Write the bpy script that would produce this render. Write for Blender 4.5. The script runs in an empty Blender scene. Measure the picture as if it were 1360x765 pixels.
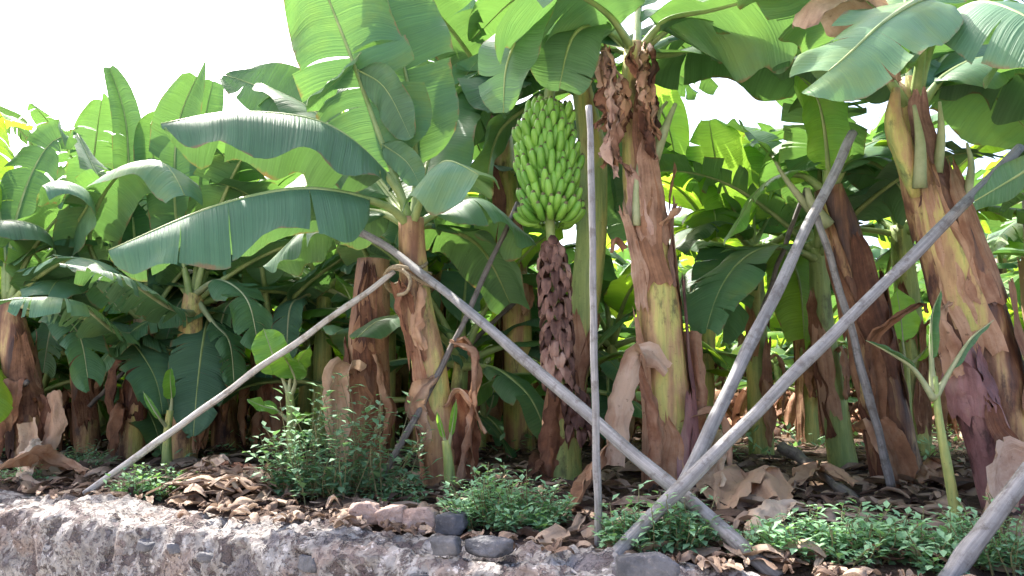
import bpy, math, random
from mathutils import Vector, Matrix, noise
C = bpy.context.scene
COL = C.collection
rad = math.radians

# ------------------------------------------------------------------ camera
F = 989.0; CX, CY = 680.0, 382.5; EYE = Vector((0, 0, 0.65)); PITCH = rad(6.8)
SP, CP = math.sin(PITCH), math.cos(PITCH)
def P(px, py, d):
    """world point seen in that direction at distance d along +Y"""
    u = (px - CX) / F; v = (CY - py) / F
    k = d / (CP - SP * v)
    return Vector((u * k, d, EYE.z + (SP + CP * v) * k))
def G(px, py, z=0.0):
    u = (px - CX) / F; v = (CY - py) / F
    k = (z - EYE.z) / (SP + CP * v)
    return Vector((u * k, (CP - SP * v) * k, z))

# ------------------------------------------------------------------ mesh builder
class MB:
    def __init__(s):
        s.v = []; s.f = []; s.uv = []; s.m = []; s.t = []
    def vert(s, p, uv=(0, 0), tint=0.5):
        s.v.append(Vector(p)); s.uv.append(uv); s.t.append(tint); return len(s.v) - 1
    def face(s, idx, m=0):
        s.f.append(idx); s.m.append(m)
    def grid(s, rows, m=0, close=False):
        for a, b in zip(rows[:-1], rows[1:]):
            n = len(a)
            for j in range(n if close else n - 1):
                k = (j + 1) % n
                s.face((a[j], a[k], b[k], b[j]), m)
    def build(s, name, mats, parent=None, org=(0, 0, 0), smooth=True, link=True):
        me = bpy.data.meshes.new(name)
        o = Vector(org)
        me.from_pydata([v - o for v in s.v], [], s.f)
        for mm in (mats if isinstance(mats, (list, tuple)) else [mats]): me.materials.append(mm)
        me.polygons.foreach_set('material_index', s.m)
        me.polygons.foreach_set('use_smooth', [smooth] * len(s.f))
        ul = me.uv_layers.new(name='UVMap')
        li = [0] * len(me.loops); me.loops.foreach_get('vertex_index', li)
        flat = []
        for i in li: flat.extend(s.uv[i])
        ul.data.foreach_set('uv', flat)
        at = me.attributes.new('tint', 'FLOAT', 'POINT'); at.data.foreach_set('value', s.t)
        me.update()
        ob = bpy.data.objects.new(name, me)
        if link: COL.objects.link(ob)
        if parent is not None: ob.parent = parent
        else: ob.location = o
        return ob

def tag(o, label=None, cat=None, group=None, kind=None):
    if label: o['label'] = label
    if cat: o['category'] = cat
    if group: o['group'] = group
    if kind: o['kind'] = kind
    return o
def thing(name, loc, label, cat, group=None):
    o = bpy.data.objects.new(name, None); COL.objects.link(o); o.location = loc
    o.empty_display_size = 0.1
    return tag(o, label, cat, group)
def copy_tree(o, parent=None):
    c = o.copy(); COL.objects.link(c)
    if parent is not None: c.parent = parent
    for ch in o.children: copy_tree(ch, c)
    return c

def smoothpath(pts, n):
    pts = [Vector(p) for p in pts]
    if len(pts) == 2:
        return [pts[0].lerp(pts[1], i / n) for i in range(n + 1)]
    ext = [pts[0] * 2 - pts[1]] + pts + [pts[-1] * 2 - pts[-2]]
    fine = []
    for i in range(1, len(ext) - 2):
        a, b, c, d = ext[i - 1:i + 3]
        for q in range(16):
            t = q / 16
            fine.append(0.5 * ((2 * b) + (c - a) * t + (2 * a - 5 * b + 4 * c - d) * t * t + (3 * b - a - 3 * c + d) * t ** 3))
    fine.append(pts[-1])
    acc = [0.0]
    for a, b in zip(fine[:-1], fine[1:]): acc.append(acc[-1] + (b - a).length)
    out = []; k = 0
    for i in range(n + 1):
        L = acc[-1] * i / n
        while k < len(acc) - 2 and acc[k + 1] < L: k += 1
        seg = acc[k + 1] - acc[k]
        out.append(fine[k].lerp(fine[k + 1], 0 if seg < 1e-9 else (L - acc[k]) / seg))
    return out
def plen(path): return sum((b - a).length for a, b in zip(path[:-1], path[1:]))
def tangents(path):
    n = len(path)
    return [(path[min(i + 1, n - 1)] - path[max(i - 1, 0)]).normalized() for i in range(n)]
def lerp_list(vals, t):
    x = t * (len(vals) - 1); i = min(int(x), len(vals) - 2); f = x - i
    return vals[i] * (1 - f) + vals[i + 1] * f

def tube(mb, path, radii, sides=10, m=0, lump=0.0, seed=0, cap=True, tint=0.5, ridge=0.0):
    T = tangents(path); L = 0; rows = []
    ref = Vector((0, 1, 0)) if abs(T[0].y) < 0.9 else Vector((1, 0, 0))
    n = len(path)
    for i, p in enumerate(path):
        if i: L += (p - path[i - 1]).length
        ref = (ref - T[i] * ref.dot(T[i])).normalized(); b = T[i].cross(ref)
        r = lerp_list(radii, i / (n - 1)); row = []
        for k in range(sides):
            a = 2 * math.pi * k / sides
            d = ref * math.cos(a) + b * math.sin(a)
            rr = r
            if lump: rr *= 1 + lump * noise.noise(Vector((math.cos(a) * 1.3 + seed * 7.1, math.sin(a) * 1.3, L * 3.0)))
            if ridge: rr *= 1 + ridge * noise.noise(Vector((math.cos(a) * 5 + seed * 3.3, math.sin(a) * 5, L * 0.6)))
            row.append(mb.vert(p + d * rr, (k / sides, L), tint))
        rows.append(row)
    mb.grid(rows, m, close=True)
    if cap:
        mb.face(tuple(reversed(rows[0])), m); mb.face(tuple(rows[-1]), m)

# ------------------------------------------------------------------ materials
def newmat(name):
    m = bpy.data.materials.new(name); m.use_nodes = True
    nt = m.node_tree; nt.nodes.clear()
    out = nt.nodes.new('ShaderNodeOutputMaterial')
    return m, nt, out
class N:
    """tiny node helper"""
    def __init__(s, nt): s.nt = nt
    def __call__(s, typ, ins=None, **kw):
        n = s.nt.nodes.new('ShaderNode' + typ)
        for k, v in kw.items(): setattr(n, k, v)
        for k, v in (ins or {}).items():
            sock = n.inputs[k]
            if isinstance(v, bpy.types.NodeSocket): s.nt.links.new(v, sock)
            else: sock.default_value = v
        return n
    def math(s, op, a, b=0.0, c=None, clamp=False):
        n = s.nt.nodes.new('ShaderNodeMath'); n.operation = op; n.use_clamp = clamp
        for i, v in enumerate((a, b) if c is None else (a, b, c)):
            if isinstance(v, bpy.types.NodeSocket): s.nt.links.new(v, n.inputs[i])
            else: n.inputs[i].default_value = v
        return n.outputs[0]
    def mix(s, f, a, b, blend='MIX'):
        n = s.nt.nodes.new('ShaderNodeMix'); n.data_type = 'RGBA'; n.blend_type = blend
        for i, v in ((0, f), (6, a), (7, b)):
            if isinstance(v, bpy.types.NodeSocket): s.nt.links.new(v, n.inputs[i])
            else: n.inputs[i].default_value = v if i == 0 else (*v, 1)
        return n.outputs[2]
    def ramp(s, f, stops):
        n = s.nt.nodes.new('ShaderNodeValToRGB'); s.nt.links.new(f, n.inputs[0])
        el = n.color_ramp.elements
        while len(el) < len(stops): el.new(0.5)
        for e, (p, c) in zip(el, stops):
            e.position = p; e.color = (*c, 1) if len(c) == 3 else c
        return n.outputs[0]
    def noise(s, vec, scale, detail=3, rough=0.55):
        return s('TexNoise', {'Vector': vec, 'Scale': scale, 'Detail': detail, 'Roughness': rough}).outputs[0]
    def smooth(s, v, a, b):
        n = s('MapRange', {'Value': v, 'From Min': a, 'From Max': b}, interpolation_type='SMOOTHSTEP')
        return n.outputs[0]
    def scale(s, vec, xyz):
        return s('Mapping', {'Vector': vec, 'Scale': xyz}).outputs[0]

def mat_leaf(name, top, under, trans, tfac=0.38, rough=0.38, brown=0.75):
    m, nt, out = newmat(name); n = N(nt)
    uv = n('UVMap', uv_map='UVMap').outputs[0]
    sep = n('SeparateXYZ', {0: uv}); u, v = sep.outputs[0], sep.outputs[1]
    geo = n('NewGeometry'); oi = n('ObjectInfo')
    pos = n('TexCoord').outputs['Object']
    av = n.math('ABSOLUTE', v)
    # fine parallel veins running out from the midrib
    vein = n.noise(n.scale(uv, (70, 0.6, 1)), 1.0, 2, 0.5)
    broad = n.noise(n.scale(uv, (9, 0.5, 1)), 1.0, 3, 0.5)
    blot = n.noise(pos, 3.0, 4, 0.6)
    tone = n.math('ADD', n.math('MULTIPLY', vein, 0.5), n.math('ADD', n.math('MULTIPLY', broad, 0.4), n.math('MULTIPLY', blot, 0.5)))
    rnd = oi.outputs['Random']
    k = n.math('ADD', n.math('MULTIPLY', rnd, 0.5), n.math('MULTIPLY', tone, 0.9))     # about 0.3 .. 1.6
    k = n.math('ADD', k, 0.12)
    base = n.mix(geo.outputs['Backfacing'], top, under)
    kc = n('CombineColor', {0: k, 1: k, 2: k}).outputs[0]
    col = n.mix(1.0, base, kc, 'MULTIPLY')
    yel = n.smooth(n.math('ADD', blot, n.math('MULTIPLY', rnd, 0.25)), 0.62, 0.86)
    col = n.mix(n.math('MULTIPLY', yel, 0.5), col, tuple(min(1, c) for c in (top[0] * 2.6, top[1] * 1.5, top[2] * 0.7)))
    # dry brown margins and tips
    edge = n.smooth(n.math('ADD', av, n.math('MULTIPLY', n.math('SUBTRACT', n.noise(pos, 9.0, 4, 0.6), 0.5), 0.42)), 0.965, 1.05)
    spots = n.smooth(n.noise(pos, 22.0, 5, 0.65), 0.70, 0.78)
    dry = n.math('MULTIPLY', n.math('MAXIMUM', edge, n.math('MULTIPLY', spots, 0.6)), brown)
    col = n.mix(dry, col, (0.23, 0.13, 0.06))
    tcol = n.mix(dry, n.mix(1.0, trans, kc, 'MULTIPLY'), (0.25, 0.12, 0.04))
    bh = n.math('ADD', n.math('MULTIPLY', vein, 1.0), n.math('MULTIPLY', broad, 1.6))
    bump = n('Bump', {'Height': bh, 'Strength': 0.45, 'Distance': 0.013}).outputs[0]
    pr = n('BsdfPrincipled', {'Base Color': col, 'Roughness': n.math('ADD', n.math('MULTIPLY', blot, 0.25), rough - 0.1), 'Normal': bump, 'Specular IOR Level': 0.36})
    tr = n('BsdfTranslucent', {'Color': tcol, 'Normal': bump})
    mx = n('MixShader', {0: tfac, 1: pr.outputs[0], 2: tr.outputs[0]})
    nt.links.new(mx.outputs[0], out.inputs[0]); return m

def mat_dry(name, a, b, c, trans=0.15, rough=0.75):
    """dried leaf: a..c tones, veins along the length"""
    m, nt, out = newmat(name); n = N(nt)
    uv = n('UVMap', uv_map='UVMap').outputs[0]; pos = n('TexCoord').outputs['Object']
    tint = n('Attribute', attribute_name='tint').outputs['Fac']
    rnd = n('ObjectInfo').outputs['Random']
    fib = n.noise(n.scale(uv, (2.5, 26, 1)), 1.0, 3, 0.6)
    blot = n.noise(pos, 6.0, 5, 0.65)
    t = n.math('ADD', n.math('MULTIPLY', blot, 0.75), n.math('ADD', n.math('MULTIPLY', fib, 0.45), n.math('MULTIPLY', n.math('SUBTRACT', tint, 0.5), 0.7)))
    t = n.math('ADD', t, n.math('MULTIPLY', n.math('SUBTRACT', rnd, 0.5), 0.25))
    col = n.ramp(t, [(0.30, a), (0.56, b), (0.80, c)])
    spots = n.smooth(n.noise(pos, 26.0, 4, 0.7), 0.62, 0.72)
    col = n.mix(n.math('MULTIPLY', spots, 0.55), col, tuple(x * 0.35 for x in a))
    h = n.math('ADD', fib, n.math('MULTIPLY', n.noise(pos, 30, 4, 0.6), 0.8))
    bump = n('Bump', {'Height': h, 'Strength': 0.6, 'Distance': 0.012}).outputs[0]
    pr = n('BsdfPrincipled', {'Base Color': col, 'Roughness': rough, 'Normal': bump, 'Specular IOR Level': 0.3})
    tr = n('BsdfTranslucent', {'Color': col, 'Normal': bump})
    mx = n('MixShader', {0: trans, 1: pr.outputs[0], 2: tr.outputs[0]})
    nt.links.new(mx.outputs[0], out.inputs[0]); return m

def mat_stem(name, stops, dark=0.5, scale=5.0, darkcol=(0.035, 0.016, 0.018), rough=0.55):
    m, nt, out = newmat(name); n = N(nt)
    pos = n('TexCoord').outputs['Object']; uv = n('UVMap', uv_map='UVMap').outputs[0]
    rnd = n('ObjectInfo').outputs['Random']
    off = n('CombineXYZ', {0: n.math('MULTIPLY', rnd, 40.0), 1: 0.0, 2: n.math('MULTIPLY', rnd, 17.0)}).outputs[0]
    p2 = n('VectorMath', {0: pos, 1: off}, operation='ADD').outputs[0]
    streak = n.noise(n.scale(p2, (1, 1, 0.16)), scale * 1.6, 4, 0.6)
    patch = n.noise(n.scale(p2, (1, 1, 0.45)), scale * 0.9, 4, 0.6)
    fib = n.noise(n.scale(p2, (1, 1, 0.05)), 60, 3, 0.6)
    t = n.math('ADD', n.math('MULTIPLY', streak, 0.80), n.math('ADD', n.math('MULTIPLY', n.math('SUBTRACT', patch, .28), 0.45), n.math('MULTIPLY', n.math('SUBTRACT', fib, 0.5), 0.12)))
    col = n.ramp(t, stops)
    dk = n.math('MULTIPLY', n.smooth(n.noise(n.scale(p2, (1, 1, 0.4)), scale * 1.3, 6, 0.68), 0.54, 0.66), dark)
    col = n.mix(dk, col, darkcol)
    fl = n.smooth(n.noise(p2, 45, 4, 0.7), 0.6, 0.7)
    col = n.mix(n.math('MULTIPLY', fl, 0.45), col, (0.09, 0.05, 0.035))
    fk = n.math('ADD', n.math('MULTIPLY', fib, 0.7), 0.65)
    col = n.mix(1.0, col, n('CombineColor', {0: fk, 1: fk, 2: fk}).outputs[0], 'MULTIPLY')
    h = n.math('ADD', n.math('MULTIPLY', fib, 0.6), n.math('ADD', streak, n.math('MULTIPLY', n.noise(p2, 25, 4, 0.6), 0.5)))
    bump = n('Bump', {'Height': h, 'Strength': 0.55, 'Distance': 0.02}).outputs[0]
    pr = n('BsdfPrincipled', {'Base Color': col, 'Roughness': rough, 'Normal': bump, 'Specular IOR Level': 0.4})
    nt.links.new(pr.outputs[0], out.inputs[0]); return m

def mat_plain(name, a, b, scale=12, rough=0.6, bump=0.4, dist=0.01, stretch=(1, 1, 1), spots=None, trans=None, rv=0.0):
    m, nt, out = newmat(name); n = N(nt)
    pos = n.scale(n('TexCoord').outputs['Object'], stretch)
    a1 = n.noise(pos, scale, 5, 0.65); rnd = n('ObjectInfo').outputs['Random']
    tint = n('Attribute', attribute_name='tint').outputs['Fac']
    f = n.math('ADD', n.smooth(a1, 0.3, 0.7), n.math('ADD', n.math('MULTIPLY', n.math('SUBTRACT', rnd, 0.5), rv), n.math('SUBTRACT', tint, 0.5)), clamp=True)
    col = n.mix(f, a, b)
    if spots:
        col = n.mix(n.smooth(n.noise(pos, scale * 4, 4, 0.7), 0.58, 0.7), col, spots)
    bp = n('Bump', {'Height': n.noise(pos, scale * 3, 5, 0.65), 'Strength': bump, 'Distance': dist}).outputs[0]
    pr = n('BsdfPrincipled', {'Base Color': col, 'Roughness': rough, 'Normal': bp, 'Specular IOR Level': 0.4})
    res = pr.outputs[0]
    if trans:
        tr = n('BsdfTranslucent', {'Color': (*trans, 1)})
        res = n('MixShader', {0: 0.35, 1: res, 2: tr.outputs[0]}).outputs[0]
    nt.links.new(res, out.inputs[0]); return m

M = {}
M['leaf'] = mat_leaf('banana_leaf', (0.074, 0.174, 0.076), (0.105, 0.208, 0.098), (0.155, 0.32, 0.055), 0.28, 0.50)
M['leaf_blue'] = mat_leaf('banana_leaf_waxy', (0.084, 0.186, 0.104), (0.110, 0.215, 0.105), (0.135, 0.29, 0.058), 0.24, 0.52)
M['leaf_young_lit'] = mat_leaf('banana_leaf_young_lit', (0.13, 0.33, 0.06), (0.16, 0.36, 0.09), (0.34, 0.60, 0.06), 0.42, 0.36, 0.2)  # young leaves, and a backlit look coloured onto some blades right of centre
M['leaf_sun'] = mat_leaf('banana_leaf_sunlit', (0.10, 0.24, 0.05), (0.12, 0.26, 0.07), (0.34, 0.54, 0.035), 0.52, 0.4)  # brighter, yellower copy of the leaf; sunlit look put into its colour
M['rib'] = mat_plain('midrib_green', (0.16, 0.24, 0.07), (0.30, 0.36, 0.14), 6, 0.45, 0.2)
M['rib_pale'] = mat_plain('petiole_pale', (0.22, 0.26, 0.12), (0.36, 0.38, 0.22), 6, 0.5, 0.2)
M['dry'] = mat_dry('dry_leaf', (0.10, 0.046, 0.030), (0.33, 0.170, 0.098), (0.50, 0.32, 0.215))
M['litter'] = mat_dry('litter_leaf', (0.050, 0.030, 0.023), (0.165, 0.104, 0.074), (0.38, 0.28, 0.21))
M['dry_tan'] = mat_dry('dry_leaf_tan', (0.16, 0.078, 0.050), (0.40, 0.24, 0.165), (0.58, 0.42, 0.32))
M['dry_pale'] = mat_dry('dry_leaf_pale', (0.24, 0.14, 0.09), (0.47, 0.32, 0.22), (0.62, 0.48, 0.37))
M['dry_dark'] = mat_dry('dry_leaf_dark', (0.045, 0.020, 0.016), (0.17, 0.075, 0.045), (0.34, 0.19, 0.11))
M['dry_red'] = mat_dry('dry_sheath_red', (0.070, 0.030, 0.021), (0.25, 0.118, 0.070), (0.43, 0.265, 0.175))
M['bract'] = mat_dry('dry_bract', (0.080, 0.040, 0.034), (0.30, 0.170, 0.135), (0.50, 0.34, 0.27))
GY = (0.46, 0.42, 0.13); GG = (0.27, 0.34, 0.11); TAN = (0.40, 0.255, 0.125); BR = (0.185, 0.088, 0.050); DB = (0.055, 0.027, 0.021)
M['stem'] = mat_stem('pseudostem', [(0.32, GG), (0.43, GY), (0.53, TAN), (0.66, BR)], 0.75)
M['stem_brown'] = mat_stem('pseudostem_brown', [(0.34, GY), (0.42, TAN), (0.50, BR), (0.62, DB)], 0.85)
M['stem_green'] = mat_stem('pseudostem_green', [(0.30, (0.16, 0.24, 0.075)), (0.50, GG), (0.62, GY), (0.76, BR)], 0.55)
M['stem_purple'] = mat_stem('pseudostem_purple', [(0.30, (0.34, 0.22, 0.18)), (0.47, (0.24, 0.12, 0.12)), (0.60, (0.15, 0.065, 0.065)), (0.75, DB)], 0.8)
M['stem_dead'] = mat_stem('pseudostem_dead', [(0.30, (0.42, 0.26, 0.15)), (0.48, (0.28, 0.15, 0.088)), (0.62, (0.15, 0.072, 0.045)), (0.76, DB)], 0.6)
M['fruit'] = mat_plain('green_banana', (0.095, 0.25, 0.032), (0.20, 0.40, 0.055), 9, 0.42, 0.1, 0.004, rv=0.9)
M['fruit_tip'] = mat_plain('banana_tip', (0.05, 0.04, 0.02), (0.16, 0.16, 0.06), 30, 0.7)
def mat_pole(name, a, b, stain):
    m, nt, out = newmat(name); n = N(nt)
    uv = n('UVMap', uv_map='UVMap').outputs[0]; pos = n('TexCoord').outputs['Object']
    grain = n.noise(n.scale(uv, (9, 2.2, 1)), 1.6, 5, 0.65); blot = n.noise(pos, 9, 5, 0.65)
    col = n.mix(n.smooth(n.math('ADD', n.math('MULTIPLY', grain, .6), n.math('MULTIPLY', blot, .4)), .36, .64), a, b)
    col = n.mix(n.math('MULTIPLY', n.smooth(n.noise(pos, 14, 6, .75), .50, .64), .75), col, stain)
    knots = n.smooth(n.noise(n.scale(uv, (1.5, 7, 1)), 1.0, 2, .5), .68, .74)
    col = n.mix(n.math('MULTIPLY', knots, .5), col, stain)
    bump = n('Bump', {'Height': n.math('ADD', grain, n.math('MULTIPLY', n.noise(pos, 60, 4, .6), .4)), 'Strength': .6, 'Distance': .006}).outputs[0]
    pr = n('BsdfPrincipled', {'Base Color': col, 'Roughness': .62, 'Normal': bump, 'Specular IOR Level': .35})
    nt.links.new(pr.outputs[0], out.inputs[0]); return m
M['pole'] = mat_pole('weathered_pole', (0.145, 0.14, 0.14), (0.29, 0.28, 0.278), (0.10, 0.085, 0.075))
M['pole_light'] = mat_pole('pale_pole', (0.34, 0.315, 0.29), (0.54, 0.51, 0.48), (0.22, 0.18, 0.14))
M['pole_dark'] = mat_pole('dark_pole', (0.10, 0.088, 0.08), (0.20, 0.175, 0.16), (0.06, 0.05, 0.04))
M['rope'] = mat_plain('old_rope', (0.20, 0.15, 0.09), (0.36, 0.29, 0.19), 60, 0.8, 0.8, 0.004)
M['weed'] = mat_plain('weed_leaf', (0.17, 0.34, 0.19), (0.32, 0.52, 0.30), 14, 0.65, 0.1, trans=(0.24, 0.46, 0.10), rv=0.2)
M['weed_blue'] = mat_plain('bush_leaf', (0.12, 0.25, 0.14), (0.24, 0.40, 0.23), 14, 0.7, 0.1, trans=(0.16, 0.32, 0.09))
M['weed_stem'] = mat_plain('weed_stem', (0.12, 0.12, 0.05), (0.22, 0.20, 0.10), 20, 0.6)
M['rock_dark'] = mat_plain('basalt', (0.045, 0.047, 0.055), (0.125, 0.125, 0.14), 9, 0.7, 0.8, 0.02, spots=(0.20, 0.18, 0.18))
M['rock_pink'] = mat_plain('pink_stone', (0.26, 0.17, 0.14), (0.50, 0.38, 0.33), 7, 0.85, 0.8, 0.03, spots=(0.14, 0.09, 0.08))
M['bounce_bank'] = mat_plain('bounce_earth_bank', (0.25, 0.22, 0.185), (0.42, 0.385, 0.335), 1.5, 0.9, 0.6, 0.05)  # earth of the added slope that reflects sun onto the plants
M['road'] = mat_plain('pale_bounce_road', (0.26, 0.25, 0.235), (0.40, 0.385, 0.36), 3, 0.85, 0.6, 0.01)  # tone kept pale so the unseen road reflects sun upward

def mat_wall():
    m, nt, out = newmat('rough_lava_wall'); n = N(nt)
    pos = n('TexCoord').outputs['Object']
    warp = n('VectorMath', {0: pos, 1: n('VectorMath', {0: n('TexNoise', {'Vector': pos, 'Scale': 4.0, 'Detail': 4}).outputs[1], 1: (0.07, 0.07, 0.07)}, operation='MULTIPLY').outputs[0]}, operation='ADD').outputs[0]
    big = n.noise(pos, 2.2, 5, 0.65); mid = n.noise(warp, 9, 5, 0.65); fine = n.noise(warp, 38, 4, 0.65)
    col = n.ramp(n.math('ADD', n.math('MULTIPLY', big, 0.5), n.math('MULTIPLY', n.noise(warp, 16, 5, 0.7), 0.5)), [(0.36, (0.105, 0.093, 0.090)), (0.48, (0.235, 0.218, 0.208)), (0.62, (0.40, 0.378, 0.362))])
    col = n.mix(n.math('MULTIPLY', n.smooth(n.noise(warp, 5, 4, 0.6), 0.50, 0.64), 0.6), col, (0.22, 0.155, 0.13))
    pits = n.smooth(mid, 0.535, 0.60); fp = n.smooth(fine, 0.53, 0.60)
    col = n.mix(n.math('MULTIPLY', pits, 0.8), col, (0.075, 0.056, 0.058))
    col = n.mix(n.math('MULTIPLY', fp, 0.6), col, (0.13, 0.095, 0.098))
    col = n.mix(n.math('MULTIPLY', n.smooth(n.noise(warp, 24, 3, 0.6), 0.60, 0.68), 0.6), col, (0.62, 0.58, 0.58))
    vo = n('TexVoronoi', {'Vector': warp, 'Scale': 3.0}); st = n('TexVoronoi', {'Vector': warp, 'Scale': 8.5})
    s1 = n.math('MULTIPLY', n.smooth(vo.outputs['Distance'], 0.30, 0.20), n.math('GREATER_THAN', n('SeparateColor', {0: vo.outputs['Color']}).outputs[0], 0.70))
    s2 = n.math('MULTIPLY', n.smooth(st.outputs['Distance'], 0.34, 0.24), n.math('GREATER_THAN', n('SeparateColor', {0: st.outputs['Color']}).outputs[1], 0.74))
    stone = n.math('MAXIMUM', s1, s2)
    col = n.mix(n.math('MULTIPLY', stone, 0.85), col, n.mix(mid, (0.06, 0.056, 0.066), (0.20, 0.18, 0.19)))
    h = n.math('SUBTRACT', n.math('ADD', n.math('MULTIPLY', fine, 0.5), n.math('MULTIPLY', mid, 0.4)), n.math('ADD', n.math('MULTIPLY', pits, 0.6), n.math('MULTIPLY', fp, 0.3)))
    bump = n('Bump', {'Height': h, 'Strength': 0.9, 'Distance': 0.03}).outputs[0]
    pr = n('BsdfPrincipled', {'Base Color': col, 'Roughness': 0.9, 'Normal': bump, 'Specular IOR Level': 0.2})
    nt.links.new(pr.outputs[0], out.inputs[0]); return m
M['wall'] = mat_wall()
def mat_soil():
    m, nt, out = newmat('dark_soil'); n = N(nt)
    pos = n('TexCoord').outputs['Object']
    a = n.noise(pos, 1.3, 5, 0.6); b = n.noise(pos, 14, 5, 0.7)
    col = n.ramp(b, [(0.3, (0.035, 0.022, 0.020)), (0.55, (0.095, 0.062, 0.05)), (0.75, (0.20, 0.13, 0.095))])
    col = n.mix(n.smooth(a, 0.45, 0.62), col, n.ramp(b, [(0.35, (0.10, 0.06, 0.04)), (0.7, (0.28, 0.19, 0.12))]))
    bump = n('Bump', {'Height': n.math('ADD', b, n.noise(pos, 60, 4, 0.6)), 'Strength': 1.0, 'Distance': 0.04}).outputs[0]
    pr = n('BsdfPrincipled', {'Base Color': col, 'Roughness': 0.95, 'Normal': bump, 'Specular IOR Level': 0.2})
    nt.links.new(pr.outputs[0], out.inputs[0]); return m
M['soil'] = mat_soil()

# ------------------------------------------------------------------ banana leaf
def wprof(t):
    a = 1.0 if t > 0.22 else math.sqrt(max(0, 1 - (1 - t / 0.22) ** 2)) * 0.97 + 0.03
    b = 1.0 if t < 0.5 else max(0.0, 1 - ((t - 0.5) / 0.5) ** 2.4) ** 0.75
    return max(0.02, a * b * (0.94 + 0.06 * math.cos((t - 0.5) * 2)))

def leaf(name, pts, W, parent, org, rng, side=None, fold=(12, 12), droop=(0.6, 0.6), tears=3, tdepth=0.5,
         pet=0.16, mat='leaf', rib='rib', nseg=44, ms=7, rr=0.022, wave=0.028, gap=0.12, mess=0.38, separate_rib=True, tip=1.0, sweep=0.28):
    """pts: midrib from the petiole's foot to the tip; W: half width of the blade"""
    path = smoothpath(pts, 64); L = plen(path); T = tangents(path)
    tm = T[len(T) // 3]
    if side is None:
        hint = Vector((tm.x, tm.y, 0)).cross(Vector((0, 0, 1)))
        if hint.length < 1e-3: hint = Vector((1, 0, 0))
    else: hint = Vector(side)
    hint.normalize()
    def frame(t):
        x = t * 64; i = min(int(x), 63); f = x - i
        p = path[i].lerp(path[i + 1], f); tt = T[i].lerp(T[i + 1], f).normalized()
        b = (hint - tt * hint.dot(tt)).normalized()
        return p, tt, b, b.cross(tt)
    if tip == 1.0 and tears: tip = rng.uniform(.84, .99)
    mb = MB(); bl = (1 - pet)
    GR = Vector((0, 0, -1)); ph = rng.uniform(0, 6.28); k1 = rng.uniform(14, 22)
    sd = rng.uniform(0, 99)
    for hi, sgn in enumerate((-1, 1)):
        cuts = sorted(min(0.97, max(0.06, rng.gauss(0.55, 0.27))) for _ in range(tears if isinstance(tears, int) else tears[hi]))
        cuts = [0.0] + cuts + [tip]
        for a, b in zip(cuts[:-1], cuts[1:]):
            if b - a < 0.004: continue
            ns = max(2, int(nseg * (b - a) + 1)); tc = (a + b) / 2
            sdep = min(1.0, tdepth * rng.uniform(0.8, 1.7)) if tears else 1
            xd = rng.uniform(-mess, mess * 1.6); xf = rng.uniform(-mess, mess) * 0.6; g = gap * rng.uniform(0.3, 1.2)
            cut_len = rng.uniform(0.86, 1.0) if len(cuts) > 3 else 1.0
            rows = []
            for i in range(ns + 1):
                t0 = a + (b - a) * i / ns
                w = W * wprof(t0) * cut_len
                p0, tt, bb, nn = frame(pet + bl * t0)
                fo = rad(fold[hi])
                d0 = bb * sgn * math.cos(fo) + nn * math.sin(fo) + tt * sweep * (1 - 0.5 * t0)
                d0.normalize()
                p = p0.copy(); row = [mb.vert(p, (t0 * L, 0.0))]
                for j in range(1, ms + 1):
                    s = j / ms
                    ramp = max(0.0, (s - (1 - sdep)) / sdep) if sdep > 0 else 0
                    d = d0 + GR * ((droop[hi] + xd * ramp) * s * 1.5) + tt * (xf * ramp)
                    d.normalize()
                    p = p + d * (w / ms)
                    q = p + nn * (wave * W / .3 * math.sin(k1 * t0 + ph + sgn) * s * s) + nn * (0.11 * W * s * noise.noise(Vector((t0 * 6 + sd, s * 2.2, sgn * 3.0 + sd))))
                    # strips narrow towards the margin so the tear opens
                    q += tt * ((tc - t0) * L * bl * g * ramp)
                    e = 0.02 * W * noise.noise(Vector((t0 * 30 + sd, 7.0, sgn * 5.0))) * s
                    row.append(mb.vert(q + d * e, (t0 * L, sgn * s)))
                rows.append(row)
            if sgn < 0: rows = rows[::-1]
            mb.grid(rows, 0)
    # midrib
    rb = mb if not separate_rib else MB()
    rp = []; n = 22
    for i in range(n + 1):
        p, tt, bb, nn = frame(i / n * (pet + bl * tip)); rp.append(p - nn * (rr * 0.55 * (1 - i / n)))
    tube(rb, rp, [rr * 1.5, rr, rr * 0.8, rr * 0.55, rr * 0.3, rr * 0.12], 6, 0 if separate_rib else 1)
    ob = mb.build(name, [M[mat], M[rib]], parent, org)
    if separate_rib:
        r = rb.build('midrib', [M[rib]], ob, org)
    return ob

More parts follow.
